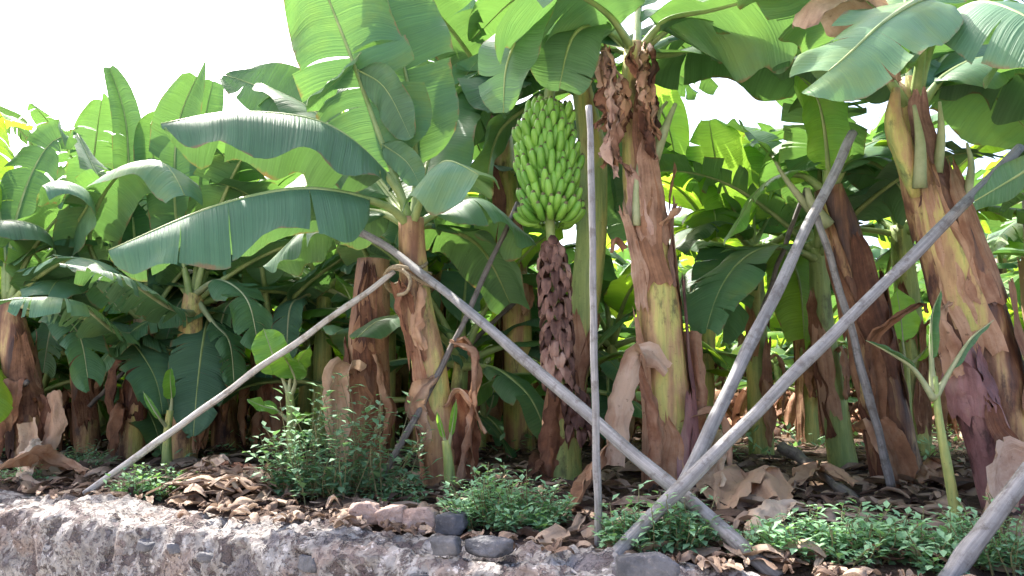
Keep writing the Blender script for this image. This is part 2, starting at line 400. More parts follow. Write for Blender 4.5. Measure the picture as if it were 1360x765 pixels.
def ribbon(mb, pts, wid, rng, ms=6, n=22, fold=0.5, crump=0.02, side=None, m=0, tint=None, curl=0.0, ragged=0.15):
    """crumpled dry strip following pts; wid: list of half widths"""
    path = smoothpath(pts, n); T = tangents(path); L = plen(path); sd = rng.uniform(0, 99)
    if side is None:
        side = T[0].cross(Vector((0, 0, 1)))
        if side.length < 0.2: side = Vector((rng.uniform(-1, 1), rng.uniform(-1, 1), 0))
    side = Vector(side).normalized(); rows = []; tint = rng.uniform(0.2, 0.8) if tint is None else tint
    for i, p in enumerate(path):
        b = (side - T[i] * side.dot(T[i])).normalized(); nn = b.cross(T[i]); w = lerp_list(wid, i / n); row = []
        for j in range(2 * ms + 1):
            s = j / ms - 1
            e = 1 + ragged * noise.noise(Vector((i * 0.9 + sd, s * 0.5, 3)))
            q = p + b * (s * w * e) + nn * (w * (fold * math.cos(s * 3.3 + sd) * 0.55 - curl * s * s))
            q += noise.noise_vector(Vector((i / n * L * 14 + sd, s * 2.2, sd))) * crump
            row.append(mb.vert(q, (i / n * L, s * w), tint + 0.12 * s))
        rows.append(row)
    mb.grid(rows, m)

def sheath(mb, path, radii, t0, t1, a0, aw, rng, lift=0.012, peel=0.0, m=0, n=14, ms=8):
    """dry leaf base clasping the stem between t0 and t1; its top narrows and peels away"""
    T = tangents(path); N_ = len(path) - 1; rows = []; sd = rng.uniform(0, 99); tint = rng.uniform(0.25, 0.75)
    ref = Vector((0, 1, 0))
    for i in range(n + 1):
        f = i / n; t = t0 + (t1 - t0) * f; x = t * N_; k = min(int(x), N_ - 1)
        p = path[k].lerp(path[k + 1], x - k); tt = T[k]
        r1 = (ref - tt * ref.dot(tt)).normalized(); b = tt.cross(r1)
        r = lerp_list(radii, t) + lift * (0.6 + 0.6 * f) + peel * max(0, f - 0.55) ** 2 * 4
        wd = aw * (1 - 0.72 * f ** 2.2) * (1 + .45 * noise.noise(Vector((f * 4, sd, 2)))); row = []
        for j in range(ms + 1):
            s = j / ms * 2 - 1
            a = a0 + s * wd * 0.5 + 0.25 * noise.noise(Vector((f * 3 + sd, 0, 0)))
            rr = r + 0.014 * noise.noise(Vector((f * 5 + sd, s * 2, 1))) + (0.012 * abs(s) ** 3)
            q = p + (r1 * math.cos(a) + b * math.sin(a)) * rr
            if i == n or i == 0: q += tt * (0.11 * noise.noise(Vector((s * 3 + sd, 9, f))) + 0.05 * noise.noise(Vector((s * 9 + sd, 4, f))))
            row.append(mb.vert(q, (f * (t1 - t0) * 2, s * 0.15), tint))
        rows.append(row)
    mb.grid(rows, m)

# ------------------------------------------------------------------ plants
class Plant:
    def __init__(s, base, label, cat='banana plant', group=None, seed=1, name='banana_plant'):
        s.org = Vector(base); s.rng = random.Random(seed)
        s.root = thing(name, s.org, label, cat, group)
    def stem(s, pts, radii, mat='stem', sides=18, n=26, name='pseudostem'):
        s.path = smoothpath(pts, n); s.radii = radii; mb = MB()
        tube(mb, s.path, radii, sides, lump=0.12, seed=s.rng.uniform(0, 50), ridge=0.10)
        s.top = s.path[-1]
        return mb.build(name, [M[mat]], s.root, s.org)
    def sheaths(s, k, mats=('dry_red', 'dry_dark', 'dry', 'stem'), t=(0.0, 0.95), aw=(1.0, 2.4), peel=0.06, front=False):
        for i in range(k):
            t0 = s.rng.uniform(t[0], t[1] - 0.25); t1 = min(t[1], t0 + s.rng.uniform(0.25, 0.5))
            a0 = s.rng.uniform(0, 6.28) if not front else math.pi + s.rng.uniform(-1.4, 1.4)
            mb = MB(); sheath(mb, s.path, s.radii, t0, t1, a0, s.rng.uniform(*aw), s.rng, s.rng.uniform(0.004, 0.02), s.rng.uniform(0, peel))
            mb.build('dry_sheath', [M[s.rng.choice(mats)]], s.root, s.org)
    def dead(s, pts, wid, mat='dry', name='dead_leaf', **kw):
        mb = MB(); ribbon(mb, pts, wid, s.rng, **kw)
        return mb.build(name, [M[mat]], s.root, s.org)
    def hang(s, t, az, out=0.15, drop=0.6, w=0.09, mat='dry', **kw):
        x = t * (len(s.path) - 1); k = min(int(x), len(s.path) - 2)
        p = s.path[k].lerp(s.path[k + 1], x - k); r = lerp_list(s.radii, t)
        d = Vector((math.cos(az), math.sin(az), 0))
        pts = [p + d * r * 0.8, p + d * (r + out * 0.6) + Vector((0, 0, 0.05)), p + d * (r + out) + Vector((0, 0, -drop * 0.35)), p + d * (r + out * 0.75) + Vector((0, 0, -drop))]
        for q in pts: q.z = max(q.z, 0.02 + s.org.z)
        return s.dead(pts, [w * 0.5, w, w * 1.2, w * 0.9, w * 0.3], mat, **kw)
    def leaf(s, pts, W, **kw):
        return leaf('leaf', pts, W, s.root, s.org, s.rng, **kw)
    def crown(s, n, L=(1.5, 2.0), W=(0.24, 0.31), az0=None, elev=(80, 5), sep=False, tears=(6, 15), skip=None, mats=('leaf', 'leaf', 'leaf_blue'), bend=1.0, azs=None, **kw):
        az = s.rng.uniform(0, 6.28) if az0 is None else az0
        for i in range(n):
            f = i / max(1, n - 1)
            el = rad(elev[0] + (elev[1] - elev[0]) * f + s.rng.uniform(-9, 9))
            a = (azs[i] if azs else az + i * 2.4 + s.rng.uniform(-0.3, 0.3))
            if skip and skip(a): continue
            ln = s.rng.uniform(*L) * (0.85 if i == 0 else 1)
            h = Vector((math.cos(a), math.sin(a), 0)); p = s.top - Vector((0, 0, 0.03 + 0.05 * f)); pts = [p.copy()]; e = el
            steps = 6
            for q in range(steps):
                p = p + (h * math.cos(e) + Vector((0, 0, 1)) * math.sin(e)) * (ln / steps); pts.append(p.copy())
                e -= rad(s.rng.uniform(10, 20)) * bend * (0.5 + 0.16 * q) * (0.55 + 0.6 * math.cos(el))
            dr = s.rng.uniform(0.05, 0.55) + 0.35 * f
            args = dict(tears=s.rng.randint(*tears), droop=(dr, dr * s.rng.uniform(0.6, 1.2)), fold=(s.rng.uniform(5, 30),) * 2, separate_rib=sep, mat=s.rng.choice(mats), tdepth=s.rng.uniform(0.4, 0.9))
            args.update(kw)
            s.leaf(pts, s.rng.uniform(*W), **args)

exec_parts = True
# ================================================================== SETTING
rng = random.Random(11)
W0 = G(0, 650); W1 = G(1040, 762); wd = (W1 - W0).normalized(); wn = Vector((wd.y, -wd.x, 0))      # wn points at the road
if wn.y > 0: wn = -wn
def on_wall(u, off, z): return W0 + wd * u + wn * off + Vector((0, 0, z))

def behind(p): return -(p - W0).dot(wn)        # metres behind the wall's back edge
def gz(x, y):
    return 0.035 * noise.noise(Vector((x * 0.9, y * 0.9, 0))) + 0.02 * noise.noise(Vector((x * 3, y * 3, 5)))
mb = MB(); rows = []
us = [-40 + i * 1.5 for i in range(24)] + [-4 + i * 0.12 for i in range(110)] + [9.2 + i * 1.5 for i in range(24)]
vs = [-0.05 + j * 0.12 for j in range(90)] + [10.75 + j * 2.0 for j in range(40)]
for v in vs:
    row = []
    for u in us:
        q = on_wall(u, -v, 0); q.z = gz(q.x, q.y) - (0.03 if v < 0.1 else 0); row.append(mb.vert(q, (u, v)))
    rows.append(row)
mb.grid(rows)
tag(mb.build('ground', M['soil']), 'dark plantation soil under the banana plants', 'ground', kind='structure')
mb = MB(); rows = []
for v in (0.3, 2, 4, 8):
    rows.append([mb.vert(on_wall(u, v, -0.95), (u, v)) for u in (-45, -20, -5, 0, 5, 20, 45)])
mb.grid(rows[::-1])
tag(mb.build('road', M['road']), 'unseen road below the wall, made pale to bounce sunlight', 'road', kind='structure')  # out of view; its paleness serves as bounce light for stems and leaves

mb = MB(); rows = []
for i in range(30):          # unseen slope added across the road to bounce sun onto the plants
    v = 7.5 + i * 1.2; row = []
    for k in range(61):
        u = -45 + k * 1.5; q = on_wall(u, v, 0)
        q.z = -0.95 + 6.5 * (1 - math.exp(-max(0, v - 7.8) / 6.0)) + 0.5 * noise.noise(q * .35) * min(1, i / 3) - (.05 if i == 0 else 0)
        row.append(mb.vert(q, (u, v)))
    rows.append(row)
mb.grid(rows[::-1])
tag(mb.build('bounce_hillside', M['bounce_bank']), 'unseen earth slope across the road, added to bounce sunlight', 'bounce_hillside', kind='structure')
# rough lava stone retaining wall
prof = [(-0.06, -0.15), (-0.05, -0.02)] + [(0.02 + 0.28 * i / 12, 0.012 * math.sin(i * 0.6)) for i in range(13)]
prof += [(0.30 + 0.06 * math.sin(a), -0.06 + 0.06 * math.cos(a)) for a in [0.25 * k for k in range(1, 7)]]
prof += [(0.365 + 0.05 * i / 34, -0.075 - 0.90 * i / 34) for i in range(1, 35)]
wall = thing('stone_wall', on_wall(0, 0, -0.95), 'low mortared lava stone wall, pinkish white and pitted, along the front', 'stone wall')
mb = MB(); rows = []
nu = 520
for i in range(nu + 1):
    u = -3.0 + 9.5 * i / nu; row = []
    for k, (off, z) in enumerate(prof):
        q = on_wall(u, off, z)
        amp = 1.0 if k > 1 else 0.2
        dv = Vector((0, 0, 1)) if k < 15 else wn
        h = 0.032 * noise.noise(q * 1.7) + 0.022 * noise.noise(q * 5.0) + 0.022 * noise.noise(q * 12) + 0.022 * noise.noise(q * 24) + 0.013 * noise.noise(q * 45)
        c = noise.noise(q * 8 + Vector((9, 2, 4)))
        if c > 0.28: h -= (c - 0.28) * 0.10
        row.append(mb.vert(q + dv * h * amp + wd * 0.01 * noise.noise(q * 9), (u, k)))
    rows.append(row)
mb.grid(rows)
mb.build('masonry', M['wall'], wall, wall.location)

def rock_mesh(mb, c, sx, sy, sz, seed, rot=0.0, n=22, m=0, soft=.0):
    """angular stone: a ball cut back by random planes, then roughened"""
    rows = []; cr, sr = math.cos(rot), math.sin(rot); r = random.Random(seed)
    pl = []
    for i in range(10):
        ax = Vector(((1, 0, 0), (-1, 0, 0), (0, 1, 0), (0, -1, 0), (0, 0, 1), (0, 0, -1))[i]) if i < 6 else Vector((r.gauss(0, 1), r.gauss(0, 1), r.gauss(0, 1))).normalized()
        v = (ax + Vector((r.gauss(0, .16), r.gauss(0, .16), r.gauss(0, .16)))).normalized(); pl.append((v, r.uniform(.66, .82) if i < 6 else r.uniform(.74, .88)))
    for i in range(n + 1):
        th = math.pi * i / n; row = []
        for j in range(2 * n):
            a = 2 * math.pi * j / (2 * n)
            d = Vector((math.sin(th) * math.cos(a), math.sin(th) * math.sin(a), math.cos(th)))
            k = 1.15
            for v, h in pl:
                q = d.dot(v)
                if q > .05: k = min(k, h / q)
            k = k * (1 - soft) + soft * .9 + 0.07 * noise.noise(d * 3.5 + Vector((0, seed, 0))) + 0.04 * noise.noise(d * 9)
            q = Vector((d.x * sx, d.y * sy, d.z * sz)) * k
            row.append(mb.vert(c + Vector((q.x * cr - q.y * sr, q.x * sr + q.y * cr, q.z)), (j, i)))
        rows.append(row)
    mb.grid(rows, m, close=True)
for i, (px, py, z, s) in enumerate([(188, 690, -.08, .045), (430, 735, -.17, .11), (300, 690, -.02, .05), (548, 735, -.06, .04), (75, 672, -.0, .05), (268, 704, -.09, .045), (342, 700, -.03, .045), (405, 714, -.06, .055), (232, 700, -.07, .04)]):
    # stones set in the front face
    k = None; best = None
    for q in range(400):
        u = -3 + 9 * q / 400; p = on_wall(u, 0.375 if z < -0.05 else 0.27, z - .01)
        k = (p.y * CP + (p.z - EYE.z) * SP)
        x = CX + F * p.x / k
        if best is None or abs(x - px) < best[0]: best = (abs(x - px), p)
    b = MB(); p = best[1] + wn * -s * .52
    rock_mesh(b, p, s * 1.2, s * 0.6, s * rng.uniform(0.55, 0.75), i * 3.7, rng.uniform(-0.7, 0.1), 16)
    b.build('stone', M['rock_dark'], wall, wall.location)

def rock(px, py, s, mat, label, seed, z=0.03):
    p = G(px, py, z); b = MB()
    rock_mesh(b, Vector((p.x, p.y, z + s[2] * 0.25)), s[0] * 1.1, s[1], s[2] * .95, seed, rng.uniform(-0.4, 0.0), 24)
    tag(b.build('rock', M[mat], None, (p.x, p.y, z)), label, 'rock')
rock(488, 686, (.075, .07, .06), 'rock_pink', 'pale pinkish stone at the left end of the short row on the wall', 1.2)
rock(523, 690, (.075, .07, .06), 'rock_pink', 'brownish pink block second in the short stone row on the wall', 2.9)
rock(562, 693, (.085, .07, .065), 'rock_pink', 'pink block with dark stain near the right end of the stone row', 4.4)
rock(600, 700, (.07, .06, .06), 'rock_dark', 'grey rock closing the right end of the pink stone row', 6.1)
rock(592, 728, (.055, .05, .045), 'rock_dark', 'small round blue black rock on the wall top', 8.3)
rock(652, 728, (.085, .06, .045), 'rock_dark', 'flat topped dark grey rock on the wall top beside the green weeds', 9.7)
rock(856, 758, (.11, .06, .05), 'rock_dark', 'broad dark grey rock on the wall top under the crossed poles', 11.2)

# ================================================================== FRONT PLANTS
PI = math.pi
# --- plant with the tall brown stem right of the fruit
B1 = G(888, 648); d1 = B1.y
p1 = Plant(B1, 'tall banana plant with yellow and brown peeling stem, right of the fruit bunch', seed=21)
p1.stem([P(890, 662, d1), P(888, 560, d1), P(876, 430, d1), P(862, 320, d1 - .02), P(850, 230, d1 - .03), P(842, 130, d1), P(845, 60, d1)], [.165, .148, .135, .125, .11, .09, .075], 'stem')
p1.sheaths(1, ('dry_red', 'dry', 'dry_dark', 'stem_purple'), (0.0, 0.9), (0.9, 2.0), 0.08, front=True)
# long sheaths on the front
for t0, t1, a0, aw, mt, pe in ((.54, .76, 3.4, 1.6, 'dry_tan', .05), (.40, .62, 2.3, .7, 'dry_tan', .09), (.02, .17, 2.9, 1.2, 'dry', .04), (.0, .22, 3.7, 1.1, 'stem_purple', .03), (.40, .70, 4.5, 0.9, 'dry_dark', .10), (.05, .46, 4.3, 1.0, 'stem_purple', .02), (.02, .40, 2.2, .7, 'dry_red', .03), (.44, .62, 4.2, 1.0, 'bract', .06), (.56, .70, 2.6, 1.0, 'bract', .04)):
    b = MB(); sheath(b, p1.path, p1.radii, t0, t1, a0, aw, p1.rng, .02, pe); b.build('dry_sheath', M[mt], p1.root, p1.org)
p1.dead([P(888, 490, d1 - .2), P(862, 468, d1 - .26), P(838, 478, d1 - .30), P(822, 540, d1 - .3), P(815, 620, d1 - .26)], [.05, .075, .08, .085, .07], 'dry_tan', fold=0.35, side=(1, .5, .2), curl=.3)
p1.dead([P(846, 480, d1 - .2), P(866, 540, d1 - .26), P(872, 600, d1 - .25), P(868, 650, d1 - .22)], [.025, .045, .05, .03], 'dry_red', fold=0.5, side=(1, .3, 0))
p1.dead([P(918, 440, d1 + .05), P(920, 480, d1 + .0), P(925, 540, d1), P(918, 620, d1)], [.05, .07, .06, .05], 'dry_red', side=(1, 0, 0))
p1.dead([P(902, 560, d1 - .1), P(940, 545, d1 - .1), P(965, 560, d1 - .1), P(970, 620, d1 - .15)], [.03, .06, .07, .03], 'dry', side=(.5, 1, 0))
p1.dead([P(830, 330, d1 - .16), P(815, 318, d1 - .2), P(812, 335, d1 - .2)], [.03, .035, .01], 'dry_dark')
p1.dead([P(880, 300, d1 - .14), P(895, 285, d1 - .2), P(905, 275, d1 - .2)], [.03, .03, .01], 'dry_red')
# shaggy dry mass under the crown
for i in range(30):
    x = p1.rng.uniform(800, 866); y = p1.rng.uniform(50, 150); dd = d1 - .05 - p1.rng.uniform(0.02, .17)
    L = p1.rng.uniform(40, 110)
    p1.dead([P(x, y, dd), P(x + p1.rng.uniform(-10, 8), y + L * .3, dd - .05), P(x + p1.rng.uniform(-8, 14), y + L * .7, dd - .03), P(x + p1.rng.uniform(-18, 18), y + L, dd)],
            [.012, .028, .022, .003], p1.rng.choice(('bract', 'dry', 'dry_dark', 'dry_tan')), crump=.04, n=16, ms=3, fold=1.1, ragged=.7)
# cut petiole stubs
for a in (((868, 215, d1 - .1), (884, 170, d1 - .12), (897, 138, d1 - .1), .026), ((860, 200, d1 - .05), (876, 150, d1), (886, 135, d1), .018), ((845, 300, d1 - .14), (846, 240, d1 - .15), (852, 190, d1 - .14), .018)):
    b = MB(); tube(b, smoothpath([P(*q) for q in a[:3]], 8), [a[3] * 1.4, a[3], a[3] * .5], 9, lump=.25); b.build('petiole_stub', M['rib_pale'], p1.root, p1.org)
T1 = P(845, 70, d1)
p1.leaf([T1, P(805, 15, d1 - .2), P(745, -12, d1 - .5), P(660, 5, d1 - .8)], .46, fold=(0, -10), droop=(.3, .8), tears=(2, 1), mat='leaf_blue', tdepth=.5)
p1.leaf([T1, P(885, 25, d1 - .2), P(955, 10, d1 - .5), P(1090, -25, d1 - .9)], .48, fold=(-10, 0), droop=(.9, .3), tears=(1, 1), tdepth=.3)
p1.leaf([T1, P(850, -40, d1 + .3), P(850, -120, d1 + .6), P(850, -140, d1 + 1.3)], .3, tears=2)
p1.leaf([T1, P(895, 70, d1 + .2), P(980, 55, d1 + .3), P(1110, 120, d1 + .35)], .42, fold=(0, 0), droop=(.3, .7), tears=(1, 1), pet=.1)
p1.leaf([T1, P(905, 30, d1 - .1), P(1010, 40, d1 - .1), P(1130, 100, d1 - .2)], .34, fold=(5, -5), droop=(.3, .5), tears=(2, 2), pet=.1)
p1.leaf([T1, P(805, 40, 4.5), P(762, 48, 4.28), P(738, 138, 4.25)], .23, side=(1, -.2, .1), fold=(-5, -5), tears=(1, 1), droop=(.15, .15), pet=.25)
p1.leaf([T1, P(790, 25, 4.5), P(715, 20, 4.25), P(675, 80, 4.15), P(668, 158, 4.15)], .22, side=(.9, -.4, .2), fold=(-8, -8), tears=(1, 0), droop=(.2, .2), pet=.25)
p1.leaf([T1, P(800, 60, d1 + .25), P(770, 60, d1 + .3), P(745, 130, d1 + .35)], .26, side=(1, 0, 0), tears=1, droop=(.1, .1))
p1.leaf([T1, P(920, 40, d1 + .5), P(1020, 20, d1 + .9), P(1120, 80, d1 + 1.2)], .34, tears=2)
p1.leaf([T1, P(780, 20, d1 + .5), P(700, -10, d1 + .9), P(620, 60, d1 + 1.3)], .33, tears=4)

# --- fruiting plant
d2 = 4.9; B2 = Vector((P(748, 640, d2).x, d2, 0))
p2 = Plant(B2, 'banana plant with slim green stem carrying the big bunch of green bananas', seed=33)
p2.stem([P(746, 655, d2), P(747, 560, d2), P(757, 500, d2), P(774, 410, d2), P(786, 310, d2), P(786, 200, d2), P(772, 110, d2)], [.125, .115, .10, .10, .10, .09, .07], 'stem_green')
p2.sheaths(4, ('dry_red', 'dry'), (0.0, 0.42), (1.2, 2.4), .03)
p2.dead([P(728, 640, d2 - .12), P(736, 560, d2 - .13), P(742, 515, d2 - .12)], [.06, .08, .05], 'dry_red', fold=.5, side=(1, 0, 0))
for a in (((762, 330, d2 - .08), (768, 300, d2 - .1)), ((800, 480, d2 - .08), (806, 420, d2 - .1))):
    pass
T2 = P(772, 110, d2)
p2.leaf([T2, P(740, 70, d2 - .1), P(690, 75, d2 - .2), P(655, 130, d2 - .2)], .25, tears=1, droop=(.5, .3), mat='leaf')
p2.leaf([T2, P(770, 40, d2 + .3), P(740, -40, d2 + .7), P(680, -60, d2 + 1.3)], .33, tears=3)
p2.leaf([T2, P(720, 90, d2 + .3), P(650, 110, d2 + .5), P(590, 210, d2 + .6)], .32, tears=3, mat='leaf_blue')
p2.leaf([T2, P(720, 130, d2 + .2), P(660, 180, d2 + .3), P(640, 290, d2 + .35)], .28, tears=2)
p2.leaf([T2, P(820, 60, d2 + .3), P(880, 40, d2 + .6), P(960, 120, d2 + .9)], .3, tears=3)
p2.leaf([T2, P(800, 120, d2 + .5), P(830, 200, d2 + .8), P(835, 340, d2 + .8)], .30, side=(1, .2, .1), tears=(2, 2), droop=(.1, .1))
p2.leaf([T2, P(810, 100, d2 + .6), P(880, 150, d2 + 1.0), P(905, 260, d2 + 1.1)], .28, side=(1, .3, .3), mat='leaf_young_lit', tears=(2, 2), droop=(.1, .1))  # brighter leaf colour stands in for light coming through the blade
# the bunch: stalk, then bananas in hands
db = 4.50
stalk = [P(772, 118, d2), P(752, 92, d2 - .12), P(734, 100, db), P(728, 150, db), P(728, 230, db), P(731, 305, db), P(735, 350, db), P(739, 430, db), P(744, 505, db), P(764, 530, db + .02), P(770, 580, db + .05)]
b = MB(); tube(b, smoothpath(stalk, 40), [.035, .034, .034, .032, .03, .03, .028, .028, .028, .03, .03], 10, lump=.1)
bunch = b.build('fruit_bunch', M['rib'], p2.root, p2.org); bunch['label'] = 'long hanging bunch of plump green bananas'
def banana_mesh(mb, L=0.155, r=0.0205, mtx=None, bend=1.15):
    rows = []; n = 12; p = Vector((0, 0, 0)); a = 0.0; pts = []
    for i in range(n + 1):
        pts.append((p.copy(), a)); p = p + Vector((math.cos(a), 0, math.sin(a))) * (L / n); a += bend / n
    prof_r = [.42, .48, .70, .92, 1.0, 1.03, 1.04, 1.03, 1.0, .95, .84, .60, .30]
    for i, (q, a) in enumerate(pts):
        T = Vector((math.cos(a), 0, math.sin(a))); up = Vector((-math.sin(a), 0, math.cos(a))); row = []
        for k in range(10):
            g = 2 * PI * k / 10
            rr = r * prof_r[i] * (1 + 0.055 * math.cos(5 * g))
            row.append(mb.vert((mtx @ (q + up * math.cos(g) * rr + Vector((0, 1, 0)) * math.sin(g) * rr)) if mtx else q + up * math.cos(g) * rr + Vector((0, 1, 0)) * math.sin(g) * rr, (i, k)))
        rows.append(row)
    for i, (ra, rb_) in enumerate(zip(rows[:-1], rows[1:])):
        mb.grid([ra, rb_], 1 if i >= n - 1 else 0, close=True)
    mb.face(tuple(rows[-1]), 1)
bd = MB(); banana_mesh(bd); proto_b = bd.build('banana', [M['fruit'], M['fruit_tip']], None, (0, 0, 0), link=False)
fr = random.Random(5); cand = []
zt = P(728, 172, db).z; zb = P(731, 292, db).z; nh = 7
for h in range(nh):
    f = h / (nh - 1); z = zt + (zb - zt) * f
    ctr = P(727 + 4 * f, 200, db); R0 = [.115, .138, .146, .148, .146, .14, .125][h]
    cnt = 15
    for row in (0, 1, 2):
        for k in range(cnt):
            a = 2 * PI * (k + 0.5 * row + fr.uniform(-.14, .14)) / cnt + h * 0.5
            tilt = rad(30 + fr.uniform(-12, 12) + (8 if row else 0) - 26 * (f > .85))
            rr = R0 * (.70, .62, .36)[row] + fr.uniform(-.008, .008)
            loc = Vector((ctr.x + math.cos(a) * rr, ctr.y + math.sin(a) * rr, z - 0.02 + (0.042 if row else 0) + fr.uniform(-.008, .008)))
            m4 = Matrix.Translation(loc) @ Matrix.Rotation(a + fr.uniform(-.12, .12), 4, 'Z') @ Matrix.Rotation(-tilt, 4, 'Y') @ Matrix.Rotation(fr.uniform(-.2, .2), 4, 'X') @ Matrix.Scale(fr.uniform(.98, 1.22), 4)
            cand.append((math.sin(a) + fr.uniform(-.02, .02) + (.06, 0.0, 3.0)[row], m4))
cand.sort(key=lambda c: c[0])
for s_, m4 in cand[:100]:
    o = proto_b.copy(); COL.objects.link(o); o.name = 'banana'; o.parent = bunch
    o.matrix_basis = Matrix.Translation(-p2.org) @ m4
b = MB()
for s_, m4 in cand[100:]: banana_mesh(b, mtx=m4)
o = b.build('bananas', [M['fruit'], M['fruit_tip']], bunch, p2.org); o['kind'] = 'stuff'; o['label'] = 'green bananas on the far side of the bunch'
# dry persistent bracts on the stalk below the fruit
b = MB(); sp = smoothpath(stalk[5:], 40)
for i in range(150):
    t = (i + fr.random()) / 150; k = min(int(t * 40), 39); p = sp[k]; a = i * 2.4
    if t < .07: continue
    d = Vector((math.cos(a), math.sin(a), 0)); r = .088 * min(1, t * 6) * (1 if t < .72 else .8); l = fr.uniform(.05, .10)
    ribbon(b, [p + d * .02 + Vector((0, 0, .03)), p + d * r * .95 + Vector((0, 0, fr.uniform(-.01, .03))), p + d * r * 1.12 + Vector((0, 0, -l * .6)), p + d * (r * fr.uniform(.8, 1.25)) + Vector((0, 0, -l))],
           [.018, .034, .03, .008], fr, ms=2, n=7, fold=.7, crump=.012, tint=fr.uniform(.2, .75) - (.25 if t > .72 else 0), side=d.cross(Vector((0, 0, 1))))
b.build('dried_bracts', M['bract'], bunch, p2.org)

# --- leafy plant tied to the poles
B3 = G(588, 648); d3 = B3.y
p3 = Plant(B3, 'banana plant tied to the pole crossing, with big drooping leaves and erect young leaves', seed=45)
p3.stem([P(590, 662, d3), P(582, 580, d3), P(568, 480, d3), P(553, 400, d3), P(547, 330, d3), P(546, 290, d3)], [.12, .115, .105, .095, .085, .075], 'stem')
p3.sheaths(3, ('dry_red', 'dry_dark', 'dry', 'dry_dark'), (0, .8), (.9, 1.8), .07, front=True)
p3.dead([P(548, 395, d3 - .1), P(535, 385, d3 - .14), P(528, 405, d3 - .14), P(538, 440, d3 - .12)], [.02, .035, .03, .01], 'dry_red')
p3.dead([P(560, 380, d3 - .1), P(556, 410, d3 - .13), P(552, 440, d3 - .14), P(565, 465, d3 - .12)], [.02, .05, .05, .02], 'dry', crump=.03)
p3.dead([P(600, 460, d3), P(618, 452, d3), P(634, 500, d3), P(622, 560, d3), P(630, 630, d3)], [.03, .08, .09, .07, .04], 'dry_dark', crump=.03)
p3.dead([P(590, 540, d3 - .1), P(612, 520, d3 - .1), P(645, 575, d3 - .12)], [.03, .06, .02], 'dry')
p3.dead([P(600, 455, d3 - .05), P(632, 470, d3 - .1), P(628, 540, d3 - .1), P(612, 640, d3 - .1)], [.05, .05, .05, .06], 'dry_red', crump=.03)
p3.dead([P(612, 640, d3 - .02), P(618, 590, d3 - .05), P(610, 520, d3)], [.07, .09, .05], 'dry_dark', side=(1, 0, 0))
T3 = P(546, 300, d3)
p3.leaf([T3, P(500, 235, d3 + .35), P(420, 150, d3 + .7), P(325, 108, d3 + .9), P(290, 98, d3 + .95)], .30, side=(.5, .2, .8), fold=(5, 5), droop=(.2, .3), tears=(3, 3), mat='leaf')
p3.leaf([T3, P(525, 245, d3 - .05), P(440, 168, d3 - .3), P(320, 148, d3 - .55), P(208, 165, d3 - .75)], .42, fold=(-14, -14), droop=(1.15, 1.0), tears=(1, 2), tip=.985, tdepth=.5, mat='leaf_blue', pet=.2, wave=.03)
p3.leaf([T3, P(510, 270, d3 - .2), P(410, 250, d3 - .55), P(290, 272, d3 - .8), P(138, 335, d3 - 1.0)], .40, fold=(-18, -16), droop=(1.2, 1.0), tears=(3, 2), tip=.985, tdepth=.6, mat='leaf_blue', pet=.2, gap=.08)
p3.leaf([T3, P(530, 250, d3 + .02), P(500, 170, d3 + .05), P(468, 80, d3 + .05), P(425, -30, d3 + .0), P(390, -120, d3 - .1)], .40, side=(.9, .1, .30), fold=(8, 10), droop=(.1, .25), tears=(5, 4), tdepth=.75, pet=.18, gap=.25, mess=.5, mat='leaf')
p3.leaf([T3, P(552, 250, d3 + .1), P(548, 150, d3 + .16), P(525, 40, d3 + .2), P(495, -70, d3 + .2)], .34, side=(1, .15, .25), fold=(8, 8), droop=(.08, .12), tears=(3, 3), tdepth=.7, pet=.2)
p3.leaf([T3, P(560, 262, d3 - .15), P(578, 226, d3 - .35), P(600, 214, d3 - .5), P(655, 243, d3 - .6)], .34, fold=(-5, -25), droop=(.4, 1.1), tears=(0, 1), mat='leaf_blue', pet=.3)
for fp, w_, sd_ in (([(480, 70), (446, 108), (398, 150)], .11, (.6, -.3, .6)), ([(474, 92), (512, 118), (548, 188)], .14, (.7, -.3, .4)), ([(505, 190), (540, 215), (560, 250)], .10, (.8, -.2, .3))):
    p3.leaf([P(*c, d3 + .02 - .05 * k_) for k_, c in enumerate(fp)], w_, side=sd_, tears=(0, 0), mat='leaf_blue', pet=.02, rr=.004, fold=(5, -15), droop=(.3, .4))
p3.leaf([T3, P(585, 280, d3 + .1), P(640, 265, d3 + .2), P(715, 330, d3 + .3)], .34, fold=(-5, -5), droop=(.7, .8), tears=(2, 1))
p3.leaf([T3, P(500, 240, d3 + .3), P(420, 150, d3 + .6), P(335, 105, d3 + .8)], .3, fold=(5, 5), droop=(.5, .8), tears=(2, 2), mat='leaf')
p3.leaf([T3, P(500, 280, d3 + .1), P(430, 285, d3 + .1), P(350, 355, d3 + .1)], .3, fold=(-10, -10), droop=(.9, .9), tears=(1, 1), mat='leaf')
p3.leaf([T3, P(560, 240, d3 + .4), P(600, 130, d3 + .8), P(650, 60, d3 + 1.1)], .33, tears=3, mat='leaf')
p3.leaf([T3, P(580, 300, d3 + .3), P(640, 330, d3 + .7), P(690, 430, d3 + .9)], .3, tears=3)

